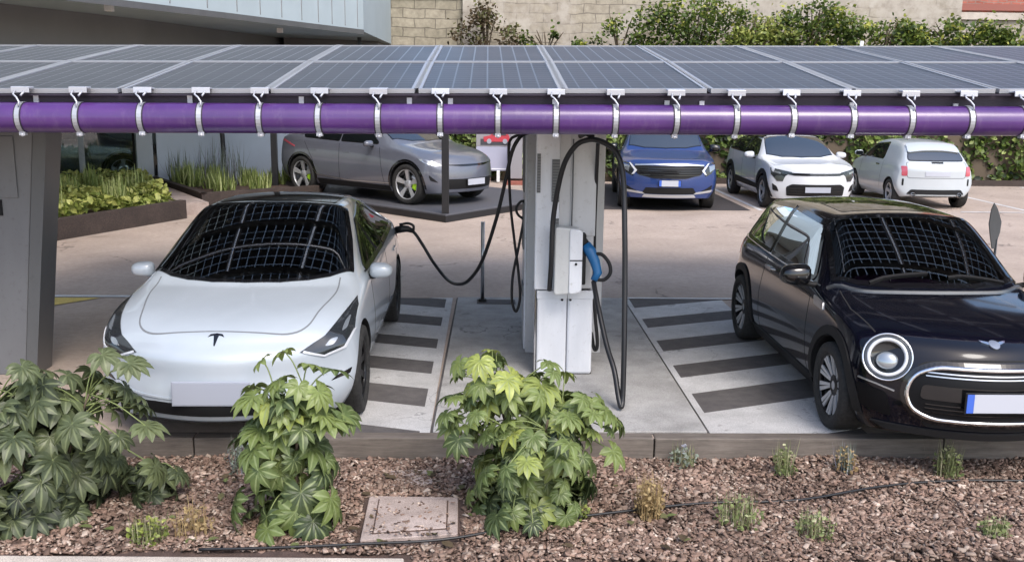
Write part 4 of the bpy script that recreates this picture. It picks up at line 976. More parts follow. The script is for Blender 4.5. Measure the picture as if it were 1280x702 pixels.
# substructure: purlins and rafters, dark eave
b = MB()
for y in (7.3, 8.15, 8.95, 9.85, 10.7, 11.5):
    b.box((.5, y, zc(y)-.075), (12.2, .05, .07), 0, Matrix.Translation((0, 0, 0)) @ Matrix.Rotation(-.0105, 4, 'Y'))
fr = b.build('canopy', ['steel_dark']); tag(fr, 'grey steel frame under the solar panels of the canopy', 'canopy frame')
b = MB()
for x in (-3.9, .66, 5.2): b.tube([(x, 7.0, zc(7.0)-.2), (x, 10.2, zc(10.2)-.2), (x, 11.8, zc(11.8)-.2)], .07, 8)
b.build('rafter', ['steel_dark'], fr)
for c in range(NP+1):
    x = XL+c*PWd; b = MB(); q = .0155 if c % 2 else .034
    for ya, yb in rows: b.add([(x-q, ya, zc(ya)+.0105*(x-.5)+.004), (x+q, ya, zc(ya)+.0105*(x-.5)+.004), (x+q, yb, zc(yb)+.0105*(x-.5)+.004), (x-q, yb, zc(yb)+.0105*(x-.5)+.004)], [(0, 1, 2, 3)])
    b.build('cover_strip', ['strip_clear'], fr)
b = MB(); b.box((.5, 6.945, 2.317), (12.4, .02, .135), 0, Matrix.Translation((0, 0, .0)) @ Matrix.Rotation(-.0105, 4, 'Y')); b.build('eave_board', ['eave'], fr)
b = MB(); b.box((.5, 6.885, 2.372), (12.4, .03, .012), 0, Matrix.Rotation(-.0105, 4, 'Y')); b.build('eave_lip', ['eave'], fr)
rail('purple_tube', 'glossy purple tube strapped along the front edge of the canopy', 'tube', [(x, 6.84, 2.205+.0062*(x-.16)) for x in np.linspace(-6, 6.6, 40)], .104, 'purple')
rail('purple_tube', 'second purple tube in shade behind the front tube', 'tube', [(x, 7.10, 2.285+.0062*(x-.16)) for x in np.linspace(-6, 6.6, 12)], .07, 'purple')
BX = -2.824; pitchb = (3.382+2.824)/15
hb = thing('tube_bracket', 'pale steel strap bracket hanging the purple tube from the panel edge', 'bracket', group='strap brackets along the purple tube')
b = MB(); b.lathe([(-.016, .104), (-.016, .1085), (.016, .1085), (.016, .104)], 28, 0, None, False); b.build('strap', ['alu'], hb, loc=(0, 0, 0))
b = MB(); b.lathe([(-.025, .1035), (-.025, .1062), (-.017, .1062), (-.017, .1035)], 28, 0, None, False); b.lathe([(.017, .1035), (.017, .1062), (.025, .1062), (.025, .1035)], 28, 0, None, False); b.build('strap_edge', ['eave'], hb)
b = MB(); b.box((0, .02, .205), (.125, .07, .012)); b.box((0, -.018, .19), (.125, .01, .04)); b.build('clip_plate', ['alu_white'], hb, bevel=.003)
b = MB(); b.tube([(-.03, -.028, .185), (-.035, -.05, .16), (-.01, -.06, .14), (.012, -.075, .11), (.01, -.085, .08)], .0065, 6); b.tube([(.03, -.02, .18), (.015, -.05, .15)], .007, 6); b.build('hook', ['alu_white'], hb)
b = MB(); b.box((0, -.03, -.108), (.04, .04, .025)); b.ball((.0, -.045, -.115), .014, 6); b.build('buckle', ['alu_white'], hb)
for i in range(-6, 24):
    x = BX+i*pitchb+random.uniform(-.015, .015)
    o = hb if i == -6 else copy_tree(hb)
    o.location = (x, 6.84, 2.205+.0062*(x-.16)); o.rotation_euler = (random.uniform(-.12, .12), 0, random.uniform(-.06, .06))
    # the strap leans with the distance from the middle
# small rear clips on the shaded tube
rc = MB(); rc.box((0, 0, 0), (.035, .02, .07)); me = rc.mesh('rear_clip', ['alu_white'])
for x in (-3.17, -2.1, -1.32, -.56, -.27, .47, 1.27, 1.52, 2.6, 3.35):
    o = link(bpy.data.objects.new('rear_clip', me)); o.location = (x, 6.93, 2.31); tag(o, 'small metal clip on the dark eave above the purple tube', 'clip', 'small clips on the eave')
# grey leg at the left
b = MB(); b.prism([(-4.75, -.0), (-3.90, -.0), (-3.62, 2.45), (-5.0, 2.45)], 7.9, 8.15, 'y'); o = b.build('steel_column', ['steel_grey'], bevel=.008)
tag(o, 'wide tapering grey steel leg holding the canopy at the left', 'canopy leg')
b = MB(); b.prism([(-3.89, 0), (-3.80, 0), (-3.50, 2.45), (-3.61, 2.45)], 7.885, 8.17, 'y'); b.build('shaded_flange', ['steel_dark'], o)  # shade of the leg's right side is put into this darker colour
b = MB(); b.box((-3.99, 7.895, 1.42), (.055, .014, .13)); b.box((-3.99, 7.89, 1.42), (.035, .014, .10)); b.build('switch_plate', ['trim'], o)
b = MB(); b.box((-4.1, 7.893, 1.75), (.55, .012, .5)); b.build('inset_panel', ['steel_grey'], o, bevel=.004)

# ------------------------------------------------------------------ charging station
cs = thing('charging_station', 'white charging station cabinet standing on the concrete island', 'charging station', (.66, 7.9, .02))
def part(name, c, d, mat, bevel=.006, parent=cs):
    b = MB(); b.box(c, d); return b.build(name, [mat], parent, bevel=bevel)
part('lower_door', (-.115, .19, .37), (.255, .38, .73), 'station_white', .02); part('lower_door', (.125, .19, .37), (.215, .38, .73), 'station_white', .02)
part('plinth', (0, .2, .02), (.47, .36, .04), 'trim')
part('top_band', (-.115, .185, .70), (.257, .385, .07), 'station_white', .003); part('top_band', (.125, .185, .70), (.217, .385, .07), 'station_white', .003)
part('edge_trim', (-.254, .2, .37), (.014, .40, .735), 'chrome', .003)
for x in (-.03, .04):
    b = MB(); b.lathe([(0, 0), (-.004, .009), (.004, .011)], 12, 0, None, True, 'y'); b.build('lock', ['trim'], cs, loc=(x, -.004, .655))
b = MB(); b.prism([(-.255, .0), (.225, .0), (.225, .40), (-.19, .40), (-.255, .30)], .745, 2.36); b.build('upper_column', ['station_grey'], cs, bevel=.025)
b = MB(); b.prism([(-.27, .745), (-.07, .745), (-.07, 2.36), (-.27, 2.36)], -.028, .02, 'y'); b.build('front_fascia', ['station_white'], cs, bevel=.014)
b = MB(); b.prism([(.02, 1.20), (.232, 1.20), (.232, 2.36), (.02, 2.36)], -.014, .02, 'y'); b.build('front_fascia', ['station_grey'], cs, bevel=.006)
def louvre(x, z, w, h):
    b = MB(); b.box((x, -.032, z), (w, .01, h)); o = b.build('louvre', ['louvre'], cs, bevel=.002); s2 = MB(); k = int(h/.022)
    for i in range(k): s2.box((x, -.04, z-h/2+(i+.5)*h/k), (w*.86, .012, .008), 0)
    s2.build('louvre_slats', ['steel_dark'], o)
louvre(-.105, 1.66, .065, .35); louvre(-.105, 1.20, .065, .30); louvre(-.245, 1.72, .03, .32)
b = MB(); b.tube([(.035, -.02, 2.0), (.037, -.022, 1.6), (.034, -.025, 1.28), (.02, -.10, 1.24)], .006, 6); b.build('control_cable', ['steel_dark'], cs)
b = MB(); b.tube([(-.09, -.055, 1.17), (.05, -.055, 1.17)], .012, 6); b.ball((.03, -.07, 1.215), .02, 6); b.build('wall_bracket', ['chrome_dull'], cs)
# pale equipment box on the front
b = MB(); b.prism(rnd_poly([(-.115, .735), (.10, .755), (.10, 1.285), (-.115, 1.30)], .03, 3), -.20, -.03, 'y'); eb = b.build('equipment_box', ['station_silver'], cs, bevel=.012)
b = MB(); b.prism(rnd_poly([(.005, .745), (.112, .765), (.112, 1.275), (.005, 1.29)], .03, 3), -.215, -.199, 'y'); b.build('box_cover', ['station_white'], eb, bevel=.008)
b = MB(); b.box((.06, -.218, 1.03), (.10, .006, .008)); b.ball((.06, -.22, 1.0), .011, 6); b.build('latch', ['trim'], eb)
part('holster', (.125, -.12, 1.03), (.04, .12, .42), 'trim', .01)
part('rear_cabinet', (.04, 1.1, 1.12), (.70, .78, 2.28), 'station_grey', .01)
part('rear_panel', (-.316, 1.0, 1.12), (.016, .5, 2.2), 'station_white', .004)
for z, h in ((1.72, .5), (1.15, .42), (.55, .1)): part('side_vent', (-.329, 1.0, z), (.014, .30, h), 'louvre', .003)
part('mid_link', (.02, .55, 1.3), (.40, .32, 2.1), 'station_silver', .006)
b = MB(); b.tube([(.09, .02, 2.02), (.10, -.28, 2.06), (.14, -.44, 2.045)], .022, 8); b.build('cable_arm', ['trim'], cs); b = MB(); b.tube([(-.2, .55, 2.06), (-.28, .45, 2.07), (-.34, .42, 2.05)], .02, 8); b.build('cable_arm', ['trim'], cs)
cap = thing('steel_column', 'pale steel post rising from the charging station to the canopy', 'canopy leg', (.70, 9.05, .02))
b = MB(); b.box((0, 0, 1.14), (.26, .26, 2.28)); b.build('post', ['station_grey'], cap, bevel=.01); b = MB(); b.box((0, 0, .01), (.4, .4, .02)); b.build('base_plate', ['chrome_dull'], cap)
cap.location = (.66, 9.62, .02)
# cables
def cable(label, pts, r=.02, extra=None):
    t = thing('charging_cable', label, 'cable', tuple(pts[-1]))
    o = Vector(pts[-1]); b = MB(); b.tube([Vector(p)-o for p in spline(pts, 8)], r, 10); b.build('hose', ['hose'], t); return t
c1 = cable('thick black cable looping in front of the charging station to the blue connector', [(.515, 7.80, .78), (.519, 7.70, 1.016), (.529, 7.68, 1.413), (.586, 7.6, 1.793), (.668, 7.5, 1.976), (.768, 7.45, 2.035), (.867, 7.4, 2.026), (.974, 7.35, 1.951), (1.028, 7.3, 1.762), (1.040, 7.2, 1.35), (1.046, 7.15, .996), (1.044, 7.05, .456), (1.037, 6.99, .13), (1.022, 6.95, .055), (1.006, 7.0, .12), (.98, 7.1, .30), (.933, 7.25, .465), (.88, 7.5, .75), (.865, 7.66, .88)], .021)
# blue pistol connector, parent frame at cable end
L0 = Vector((.865, 7.66, .88))
b = MB(); b.tube([Vector((.80, 7.74, 1.17))-L0, Vector((.84, 7.72, 1.12))-L0, Vector((.875, 7.70, 1.04))-L0, Vector((.90, 7.68, .95))-L0, Vector((.865, 7.66, .89))-L0], [.045, .048, .042, .036, .028], 12); b.build('connector_body', ['connector_blue'], c1)
b = MB(); b.tube([p-L0 for p in spline([(.86, 7.70, 1.10), (.93, 7.69, 1.10), (.99, 7.68, 1.03), (1.0, 7.67, .95), (.95, 7.67, .895), (.88, 7.67, .90)], 5)], .015, 8); b.build('connector_handle', ['trim'], c1)
b = MB(); b.tube([Vector((.785, 7.77, 1.20))-L0, Vector((.80, 7.745, 1.165))-L0], [.035, .042], 12); b.build('connector_tip', ['trim'], c1)
c2 = cable('second black cable hanging behind the right side of the charging station', [(.885, 7.8, 1.99), (.891, 7.9, 1.663), (.905, 8.05, 1.154), (.935, 8.15, .571), (.975, 8.2, .22), (.955, 8.25, .15), (.925, 8.27, .3)], .016)
c3 = cable('black charging cable swooping from the station to the white sedan', [(.367, 8.45, 2.05), (.271, 8.32, 2.006), (.204, 8.3, 1.883), (.153, 8.4, 1.633), (.073, 8.6, 1.253), (-.049, 8.9, .832), (-.167, 9.2, .595), (-.277, 9.5, .477), (-.415, 9.9, .438), (-.574, 10.15, .57), (-.70, 10.22, .76), (-.79, 10.25, .885), (-.86, 10.26, .925)], .017)
L0 = Vector((-.86, 10.26, .925))
b = MB(); b.tube([Vector(p)-L0 for p in ((-.80, 10.25, .90), (-.86, 10.26, .925), (-.92, 10.26, .925), (-.99, 10.26, .91))], [.022, .035, .04, .038], 12); b.build('connector_body', ['hose'], c3)
b = MB(); b.tube([Vector(p)-L0 for p in spline([(-.80, 10.25, .90), (-.80, 10.25, .96), (-.86, 10.26, .985), (-.95, 10.26, .97)], 4)], .014, 8); b.build('connector_handle', ['hose'], c3)
c4 = cable('thin black cable hanging in a long loop beside the rear of the charging station', [(.30, 8.5, 2.03), (.193, 8.5, 1.974), (.181, 8.5, 1.799), (.202, 8.6, 1.399), (.244, 8.7, 1.056), (.288, 8.8, .738), (.306, 8.8, .493), (.27, 8.8, .362), (.231, 8.8, .47), (.236, 8.8, .7), (.285, 8.8, .965), (.335, 8.85, 1.227)], .013)
b = MB(); b.tube([Vector(p)-Vector((.335, 8.85, 1.227)) for p in spline([(.335, 8.85, 1.227), (.28, 8.85, 1.27), (.262, 8.85, 1.33), (.30, 8.85, 1.39), (.345, 8.85, 1.40)], 4)], .012, 8); b.build('connector_handle', ['hose'], c4)
# slim bollard
bo = thing('guard_post', 'thin grey steel post at the back edge of the concrete island', 'post', (-.057, 10.75, .02))
b = MB(); b.tube([(0, 0, 0), (0, 0, .92)], .022, 14); b.build('post', ['chrome_dull'], bo); b = MB(); b.lathe([(0, .0), (.0, .05), (.03, .045), (.03, 0)], 16, 0, None, False, 'z'); b.build('foot', ['trim'], bo)
sheet('island_patch', [(-.12, 10.62), (.32, 10.60), (.32, 10.84), (-.12, 10.86)], .0242, 'dark_asphalt')
# leaf shaped blade beyond the black hatchback's mirror
lb = thing('leaf_marker', 'narrow grey leaf-shaped blade on a stalk beyond the black hatchback mirror', 'marker', (4.88, 9.0, 0))
b = MB(); b.prism([(-.012, .98), (.012, .98), (.055, 1.14), (.062, 1.24), (.02, 1.36), (-.015, 1.42), (-.04, 1.36), (-.055, 1.22), (-.035, 1.10)], -.008, .008, 'y'); b.build('blade', ['louvre'], lb, rot=(0, R(-2.5), 0), loc=(.02, 0, -.02))
b = MB(); b.tube([(0, 0, 0), (.0, 0, .6), (0, 0, 1.05)], .012, 8); b.build('stalk', ['steel_dark'], lb)

# ------------------------------------------------------------------ display platform with posts, boards
ud = Vector((-.707, .707)); vd = Vector((.60, .80)); P0 = Vector((-.77, 17.43))
def pq(a, b_): p = P0+ud*a+vd*b_; return (p.x, p.y)
pf = thing('display_platform', 'low dark display platform with black corner posts under the grey crossover', 'platform', (P0.x, P0.y, 0))
loc = lambda p: (p[0]-P0.x, p[1]-P0.y)
b = MB(); b.prism([loc(pq(0, 0)), loc(pq(0, 4.2)), loc(pq(6.0, 4.2)), loc(pq(6.0, 0))], .006, .15); b.build('deck', ['pave'], pf, bevel=.01)
b = MB(); b.prism([loc(pq(-.012, -.012)), loc(pq(-.012, 4.2)), loc(pq(0, 4.2)), loc(pq(0, 0)), loc(pq(6.0, 0)), loc(pq(6.0, -.012))], .0, .12); b.build('deck_edge', ['black_steel'], pf)
for (a, c) in ((.1, .1), (5.7, .1), (.1, 4.1), (5.7, 4.1)):
    p = loc(pq(a, c)); b = MB(); b.box((p[0], p[1], 1.5), (.13, .13, 2.7), 0); b.build('corner_post', ['black_steel'], pf, bevel=.01)
b = MB()
for (a, c), (d, e) in (((.1, .1), (5.7, .1)), ((.1, .1), (.1, 4.1)), ((5.7, .1), (5.7, 4.1)), ((.1, 4.1), (5.7, 4.1))):
    p, q = loc(pq(a, c)), loc(pq(d, e)); b.tube([(*p, 2.9), (*q, 2.9)], .06, 6)
b.build('top_rail', ['black_steel'], pf)
b = MB(); b.tube(spline([(-6.15, 22.6, 0), (-6.15, 22.6, 1.0), (-6.18, 22.6, 1.45), (-6.32, 22.6, 1.85), (-6.7, 22.6, 2.3)], 5), .055, 8); o = b.build('curved_post', ['black_steel']); tag(o, 'black post with a curved top in the planter by the white wall', 'post')

db = thing('display_board', 'advertising board showing a red car above a lavender panel', 'board', (.15, 25, 0))
b = MB(); b.box((.0, .05, .62), (1.0, .06, .62)); b.build('lower_panel', ['banner_lav'], db, bevel=.01)
b = MB(); b.box((.0, .05, 1.22), (1.0, .06, .57)); b.build('picture_panel', ['banner_grey'], db, bevel=.01)
b = MB(); b.box((.05, .017, 1.05), (.86, .006, .16)); b.build('picture_road', ['banner_dark'], db)
b = MB(); b.prism([(-.28, 1.06), (-.30, 1.18), (-.12, 1.22), (.0, 1.31), (.34, 1.31), (.42, 1.20), (.44, 1.06)], .004, .012, 'y'); pc = b.build('picture_car', ['banner_red'], db)
b = MB(); [b.prism(ellipse(x, 1.07, .065, .065, 16), -.002, .003, 'y') for x in (-.14, .30)]; b.build('picture_wheels', ['plate_grey'], pc)
b = MB(); b.prism([(-.06, 1.22), (.01, 1.285), (.30, 1.285), (.34, 1.22)], -.002, .003, 'y'); b.build('picture_glass', ['banner_dark'], pc)
b = MB()   # lettering strokes
for p, d in (((-.44, .58), (.014, .07)), ((-.31, .58), (.014, .07))): b.box((p[0], .016, p[1]), (d[0], .006, d[1]))
for x0, z0, x1, z1 in ((-.43, .58, -.38, .615), (-.43, .58, -.38, .545), (-.34, .545, -.31, .615), (-.28, .545, -.255, .615), (-.255, .615, -.23, .545)): b.tube([(x0, .016, z0), (x1, .016, z1)], .007, 5)
b.build('lettering', ['banner_white'], db); b = MB(); b.box((.18, .015, .36), (.5, .008, .03)); b.build('highlight_band', ['banner_white'], db)
for x in (.12, -.35): b = MB(); b.box((x, .02, .17), (.09, .08, .30)); b.build('foot', ['white_plastic'], db, bevel=.01)
db.scale = (.93, 1, 1)
bb = thing('info_panel', 'narrow grey information panel on a reddish base beside the advertising board', 'board', (.72, 24.6, 0))
b = MB(); b.box((0, 0, .75), (.30, .05, 1.2)); b.build('panel', ['banner_grey'], bb, bevel=.01); b = MB(); b.box((0, 0, .05), (.62, .3, .1)); b.build('base', ['roof_red'], bb, bevel=.01)

# ------------------------------------------------------------------ buildings
bu = thing('showroom_building', 'showroom building with pale blue overhanging upper storey and glass front', 'building', (-8.1, 22.8, 0))
BO = Vector((-8.1, 22.8))
def bl(poly): return [(x-BO.x, y-BO.y) for x, y in poly]
outer = [(-9.6, 5.2), (-7.6, 10), (-6.03, 14), (-4.62, 17.5), (-3.60, 20.2), (-2.80, 22.2), (-2.80, 32), (-30, 32), (-30, 5.2)]
b = MB(); b.prism(bl(outer), 3.62, 9, 'z'); b.build('upper_storey', ['facade_blue'], bu)
b = MB()
for (x0, y0), (x1, y1) in zip(outer[:5], outer[1:6]):
    n_ = Vector((y1-y0, -(x1-x0))).normalized()*.012
    b.prism(bl([(x0+n_.x, y0+n_.y), (x1+n_.x, y1+n_.y), (x1-n_.x, y1-n_.y), (x0-n_.x, y0-n_.y)]), 3.56, 3.66)
b.build('drip_edge', ['steel_dark'], bu)
b = MB()
for (x0, y0), (x1, y1) in zip(outer[:5], outer[1:6]):
    for k in range(4):
        t = (k+.5)/4; x, y = x0+(x1-x0)*t, y0+(y1-y0)*t; b.box((x-BO.x, y-BO.y, 6.3), (.02, .02, 5.2))
b.build('cladding_joints', ['facade_grey'], bu)
inner = [(-11, 5.2), (-9.3, 10), (-7.85, 14.6), (-6.6, 18.8), (-5.35, 25.5), (-5.35, 31), (-29, 31), (-29, 5.2)]
b = MB(); b.prism(bl(inner), 2.95, 3.618, 'z'); b.build('beam_band', ['facade_grey'], bu)
b = MB(); b.prism(bl([(-5.2, 25.2), (-3.0, 26.8), (-3.0, 31), (-5.2, 31)]), 2.95, 3.618, 'z'); b.build('corner_recess', ['soffit'], bu)
for i, (x, y) in enumerate(((-5.65, 15.6), (-4.2, 21.2), (-8.5, 9.5))):
    b = MB(); b.box((x-.25-BO.x, y-BO.y, 3.57), (.12, .12, .10)); b.build('soffit_lamp', ['white_plastic'], bu, bevel=.01)
# glass front: ground floor
def seg(name, p, q, z0, z1, th, mat, bevel=0, parent=bu):
    p, q = Vector(p)-BO, Vector(q)-BO; d = (q-p).normalized(); n_ = Vector((-d.y, d.x))*th
    b = MB(); b.prism([tuple(p), tuple(q), tuple(q+n_), tuple(p+n_)], z0, z1); return b.build(name, [mat], parent, bevel=bevel)
G0, G1 = (-11.5, 21.4), (-7.98, 22.6)
gd = (Vector(G1)-Vector(G0)).normalized()
w = seg('window', (-11.5, 21.4), (-8.1, 22.56), 0, .12, .12, 'pillar_white'); seg('window_top', (-11.5, 21.4), (-8.1, 22.56), 2.8, 2.95, .12, 'pillar_white')
def gp(t): v_ = Vector(G0)+gd*t; return (v_.x, v_.y)
Lg = (Vector(G1)-Vector(G0)).length
seg('window_pane', gp(0), gp(Lg-.15), .12, 2.8, .02, 'pane')
for t in (.2, 2.33): seg('mullion', gp(t), gp(t+.13), .1, 2.82, .10, 'pillar_white', .006)
seg('mullion', gp(Lg-.24), gp(Lg-.19), .1, 2.82, .09, 'trim')
seg('corner_pillar', gp(Lg-.18), gp(Lg+.2), 0, 2.95, .35, 'pillar_white', .01)
wv = seg('white_wall', (-7.72, 22.72), (-3.0, 24.6), 0, 2.95, .25, 'wall_white')
seg('wall_skirting', (-7.70, 22.70), (-3.0, 24.58), 0, .15, .015, 'trim')
seg('interior_back_wall', (-14, 24.6), (-7.9, 26.6), 0, 2.95, .2, 'interior')
b = MB(); b.add([(x-BO.x, y-BO.y, .01) for x, y in ((-16, 21.6), (-11.5, 21.6), (-8.1, 22.75), (-5, 30), (-16, 30))], [(0, 1, 2, 3, 4)]); b.build('interior_floor', ['interior'], bu)
# stone buildings behind
sw_ = thing('stone_building', 'weathered rendered stone wall rising behind the hedge', 'building', (5, 28, 0))
def wslab(name, x0, x1, z0, z1, y, mat, parent, ox, oy, th=.4):
    b = MB(); b.box(((x0+x1)/2-ox, y+th/2-oy, (z0+z1)/2), (x1-x0, th, z1-z0)); return b.build(name, [mat], parent)
wslab('rendered_wall', -.75, 13.55, 0, 9, 28.2, 'stone', sw_, 5, 28)
s2 = thing('stone_building', 'coursed stone wall with white coping between the blue overhang and the rendered wall', 'building', (-3, 28.3, 0))
wslab('block_wall', -8, -.76, 0, 4.92, 28.4, 'stone_block', s2, -3, 28.3); wslab('white_coping', -8, -.9, 4.925, 5.9, 28.32, 'white_edge', s2, -3, 28.3, .5)
s3 = thing('brick_building', 'red brick wall above a pale ledge at the far right', 'building', (17, 28.5, 0))
wslab('brick_wall', 13.56, 34, 4.72, 9, 28.45, 'brick_red', s3, 17, 28.5); wslab('pale_ledge', 13.56, 34, 4.50, 4.70, 28.3, 'pale_kerb', s3, 17, 28.5, .5); wslab('lower_wall', 13.56, 34, 0, 4.49, 28.4, 'stone', s3, 17, 28.5)
wslab('red_fascia', 13.56, 34, 4.76, 4.94, 28.36, 'roof_red', s3, 17, 28.5, .08)

# ------------------------------------------------------------------ hedge and shrubs behind
hg = thing('ivy_hedge', 'long clipped ivy hedge behind the parked cars', 'hedge', (7.5, 25.6, 0))
b = MB(); b.box((0, .25, 1.62), (19.6, .3, 3.2)); b.build('fence_core', ['bark'], hg)
n = 15000; x = RNG.uniform(-9.9, 12.4, n); z = RNG.uniform(.12, 3.3, n)
lump = .12*np.sin(x*1.7+z*2.1)+.09*np.sin(x*4.3-z*3.3)+.06*np.sin(x*9+z*8)
y = -.05-lump-RNG.uniform(0, .16, n)+.12
az = RNG.normal(0, .7, n); el = RNG.normal(.55, .45, n)
def face_rot(az, el, spin=None):
    """template normal +z turned to face -y, then random yaw/pitch"""
    n = len(az); spin = RNG.uniform(0, 6.28, n) if spin is None else spin
    def rz(a): m = np.zeros((n, 3, 3)); m[:, 0, 0] = np.cos(a); m[:, 0, 1] = -np.sin(a); m[:, 1, 0] = np.sin(a); m[:, 1, 1] = np.cos(a); m[:, 2, 2] = 1; return m
    def rx(a): m = np.zeros((n, 3, 3)); m[:, 1, 1] = np.cos(a); m[:, 1, 2] = -np.sin(a); m[:, 2, 1] = np.sin(a); m[:, 2, 2] = np.cos(a); m[:, 0, 0] = 1; return m
    return rz(az) @ rx(np.pi/2-el) @ rz(spin)
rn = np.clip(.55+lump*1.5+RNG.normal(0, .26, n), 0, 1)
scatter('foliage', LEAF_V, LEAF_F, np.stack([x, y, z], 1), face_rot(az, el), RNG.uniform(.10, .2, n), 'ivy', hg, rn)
b = MB(); b.box((5, -.32, .075), (14, .12, .15)); b.build('kerb', ['dark_timber'], hg)

def bush(label, x, y, z, w, h, d, n, mat, seed=0, size=(.07, .14), dens_top=False, group='shrubs growing above the hedge'):
    t = thing('shrub', label, 'shrub', (x, y, z), group=group)
    b = MB()
    for i in range(7):
        a = RNG.uniform(0, 6.28); r = RNG.uniform(.2, .8); b.tube(spline([(0, 0, 0), (w*.2*r*math.cos(a), d*.2*math.sin(a), h*.45), (w*.45*r*math.cos(a), d*.4*r*math.sin(a), h*(.7+.25*RNG.random()))], 3), [.02]*6+[.008], 5)
    b.build('stem', ['bark'], t)
    k = max(6, int(n/70)); cx = RNG.uniform(-.5, .5, k)*w; cz = RNG.uniform(.1, .92, k)*h*(1-.9*(np.abs(cx)/w)**1.5); cy = RNG.uniform(-.5, .4, k)*d
    idx = RNG.integers(0, k, n); rad = min(w, h)*.20
    u = RNG.normal(0, 1, (n, 3)); u /= np.linalg.norm(u, axis=1)[:, None]; rr = RNG.random(n)**.4*rad*RNG.uniform(.7, 1.3, n)
    P = np.stack([cx[idx], cy[idx], cz[idx]], 1)+u*rr[:, None]*np.array([1.2, 1, .9]); P[:, 2] = np.maximum(P[:, 2], .01)
    sp_ = max(1, n//30); P[:sp_, 2] += RNG.uniform(0, .25*h, sp_)
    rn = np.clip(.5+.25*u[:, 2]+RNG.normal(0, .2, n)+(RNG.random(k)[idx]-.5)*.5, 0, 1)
    scatter('foliage', LEAF_V, LEAF_F, P, rotmats(n), RNG.uniform(*size, n), mat, t, rn); return t
bl_ = [('dry brown twiggy shrub growing against the stone wall', -.05, 27.6, 3.2, 1.6, 1.6, .5, 900, 'dry'),
 ('low sparse green shrub left of the bright shrubs above the hedge', 1.6, 27.4, 3.2, 2.0, .9, .5, 700, 'shrub'),
 ('dark thin trailing shrub at the left end of the bright shrub row', 3.6, 27.2, 3.2, 1.3, 1.35, .5, 500, 'shrub'),
 ('tall bright green shrub, largest one above the blue SUV', 5.6, 26.8, 3.0, 3.0, 2.1, .9, 4200, 'shrub'),
 ('lime yellow low shrub between two darker shrubs above the white SUV', 7.3, 26.6, 3.1, 1.8, 1.3, .8, 2000, 'shrub_lime'),
 ('dark green round shrub behind the white SUV roof', 8.8, 26.8, 3.0, 2.6, 1.85, .9, 3800, 'shrub'),
 ('low olive shrub right of the round dark shrub', 10.8, 26.8, 3.1, 2.3, 1.35, .8, 2600, 'shrub'),
 ('broad green shrub under the corner of the rendered wall', 12.8, 26.8, 3.1, 2.6, 1.4, .9, 3000, 'shrub'),
 ('broad green shrub at the right end under the red brick wall', 15.1, 26.8, 3.1, 2.8, 1.45, .9, 3200, 'shrub')]
for i, a in enumerate(bl_): bush(*a[:8], a[8])
b = MB(); b.tube([(0, 0, 0), (0, 0, 3.75)], .05, 8); o = b.build('marker_post', ['white_plastic'], loc=(9.95, 26.15, 0)); tag(o, 'short white post top showing above the panels by the shrubs', 'post')
lp = thing('post_lamp', 'small white lamp on a post at the corner of the blue overhang', 'lamp', (-3.25, 24.9, 0)); b = MB(); b.tube([(0, 0, 0), (0, 0, 3.72)], .05, 8); b.build('post', ['steel_dark'], lp); b = MB(); b.ball((0, 0, 3.8), .13, 8); b.build('lamp_head', ['white_plastic'], lp)

# ------------------------------------------------------------------ planters at the left
def blades(n, h, spread, w, mat, parent, rn=None, name='foliage', curve=.35):
    tv = [(-.5, 0, 0), (.5, 0, 0), (.42, curve*.25, .5), (-.42, curve*.25, .5), (.0, curve, 1.0)]; tf = [(0, 1, 2, 3), (3, 2, 4)]
    az = RNG.uniform(0, 2*math.pi, n); ti = RNG.uniform(.02, .75, n)
    m = np.zeros((n, 3, 3)); ca, sa, ct, st = np.cos(az), np.sin(az), np.cos(ti), np.sin(ti)
    m[:, 0] = np.stack([ca, -sa*ct, -sa*-st*1], 1); m[:, 1] = np.stack([sa, ca*ct, ca*-st], 1); m[:, 2] = np.stack([np.zeros(n), st, ct], 1)
    m[:, 0, 2] = sa*st; m[:, 1, 2] = -ca*st
    m = m @ np.diag([1, -1, 1]) if False else m
    r = RNG.random(n)**.5*spread; a2 = RNG.uniform(0, 6.28, n); pos = np.stack([r*np.cos(a2), r*np.sin(a2), np.zeros(n)], 1)
    sz = np.stack([RNG.uniform(.7, 1.3, n)*w, RNG.uniform(.4, 1., n)*h, RNG.uniform(.5, 1.1, n)*h], 1)
    return scatter(name, tv, tf, pos, m, sz, mat, parent, rn)
def edging(name, label, pts, h, th, mat='dark_timber'):
    b = MB()
    for p, q in zip(pts, pts[1:]):
        p, q = Vector(p), Vector(q); d = (q-p).normalized(); n_ = Vector((-d.y, d.x))*th; b.prism([tuple(p), tuple(q), tuple(q+n_), tuple(p+n_)], -.02, h)
    o = b.build(name, [mat], bevel=.01); return tag(o, label, 'planter edging')
edging('planter_edging', 'dark timber edging of the low planter in front of the showroom glass', [(-9.5, 12.2), (-6.95, 14.55), (-5.55, 17.75)], .34, .14)
edging('planter_edging', 'black timber edging of the raised grass planter by the white wall', [(-7.75, 22.3), (-5.62, 18.95), (-3.6, 20.6)], .34, .14)
def soil_sheet(poly, z): 
    b = MB(); b.prism(poly, 0.0, z); b.build('planter_soil', ['soil'])['kind'] = 'structure'
soil_sheet([(-9.5, 12.45), (-7.05, 14.65), (-5.7, 17.8), (-8.2, 22.3), (-11.6, 21.2), (-13, 14)], .22)
soil_sheet([(-7.65, 22.45), (-5.68, 19.25), (-3.6, 20.9), (-3.9, 23.7)], .24)
sheet('planter_path', [(-5.9, 18.1), (-5.3, 18.3), (-7.9, 22.6), (-8.3, 22.4)], .235, 'lid_concrete', .0)
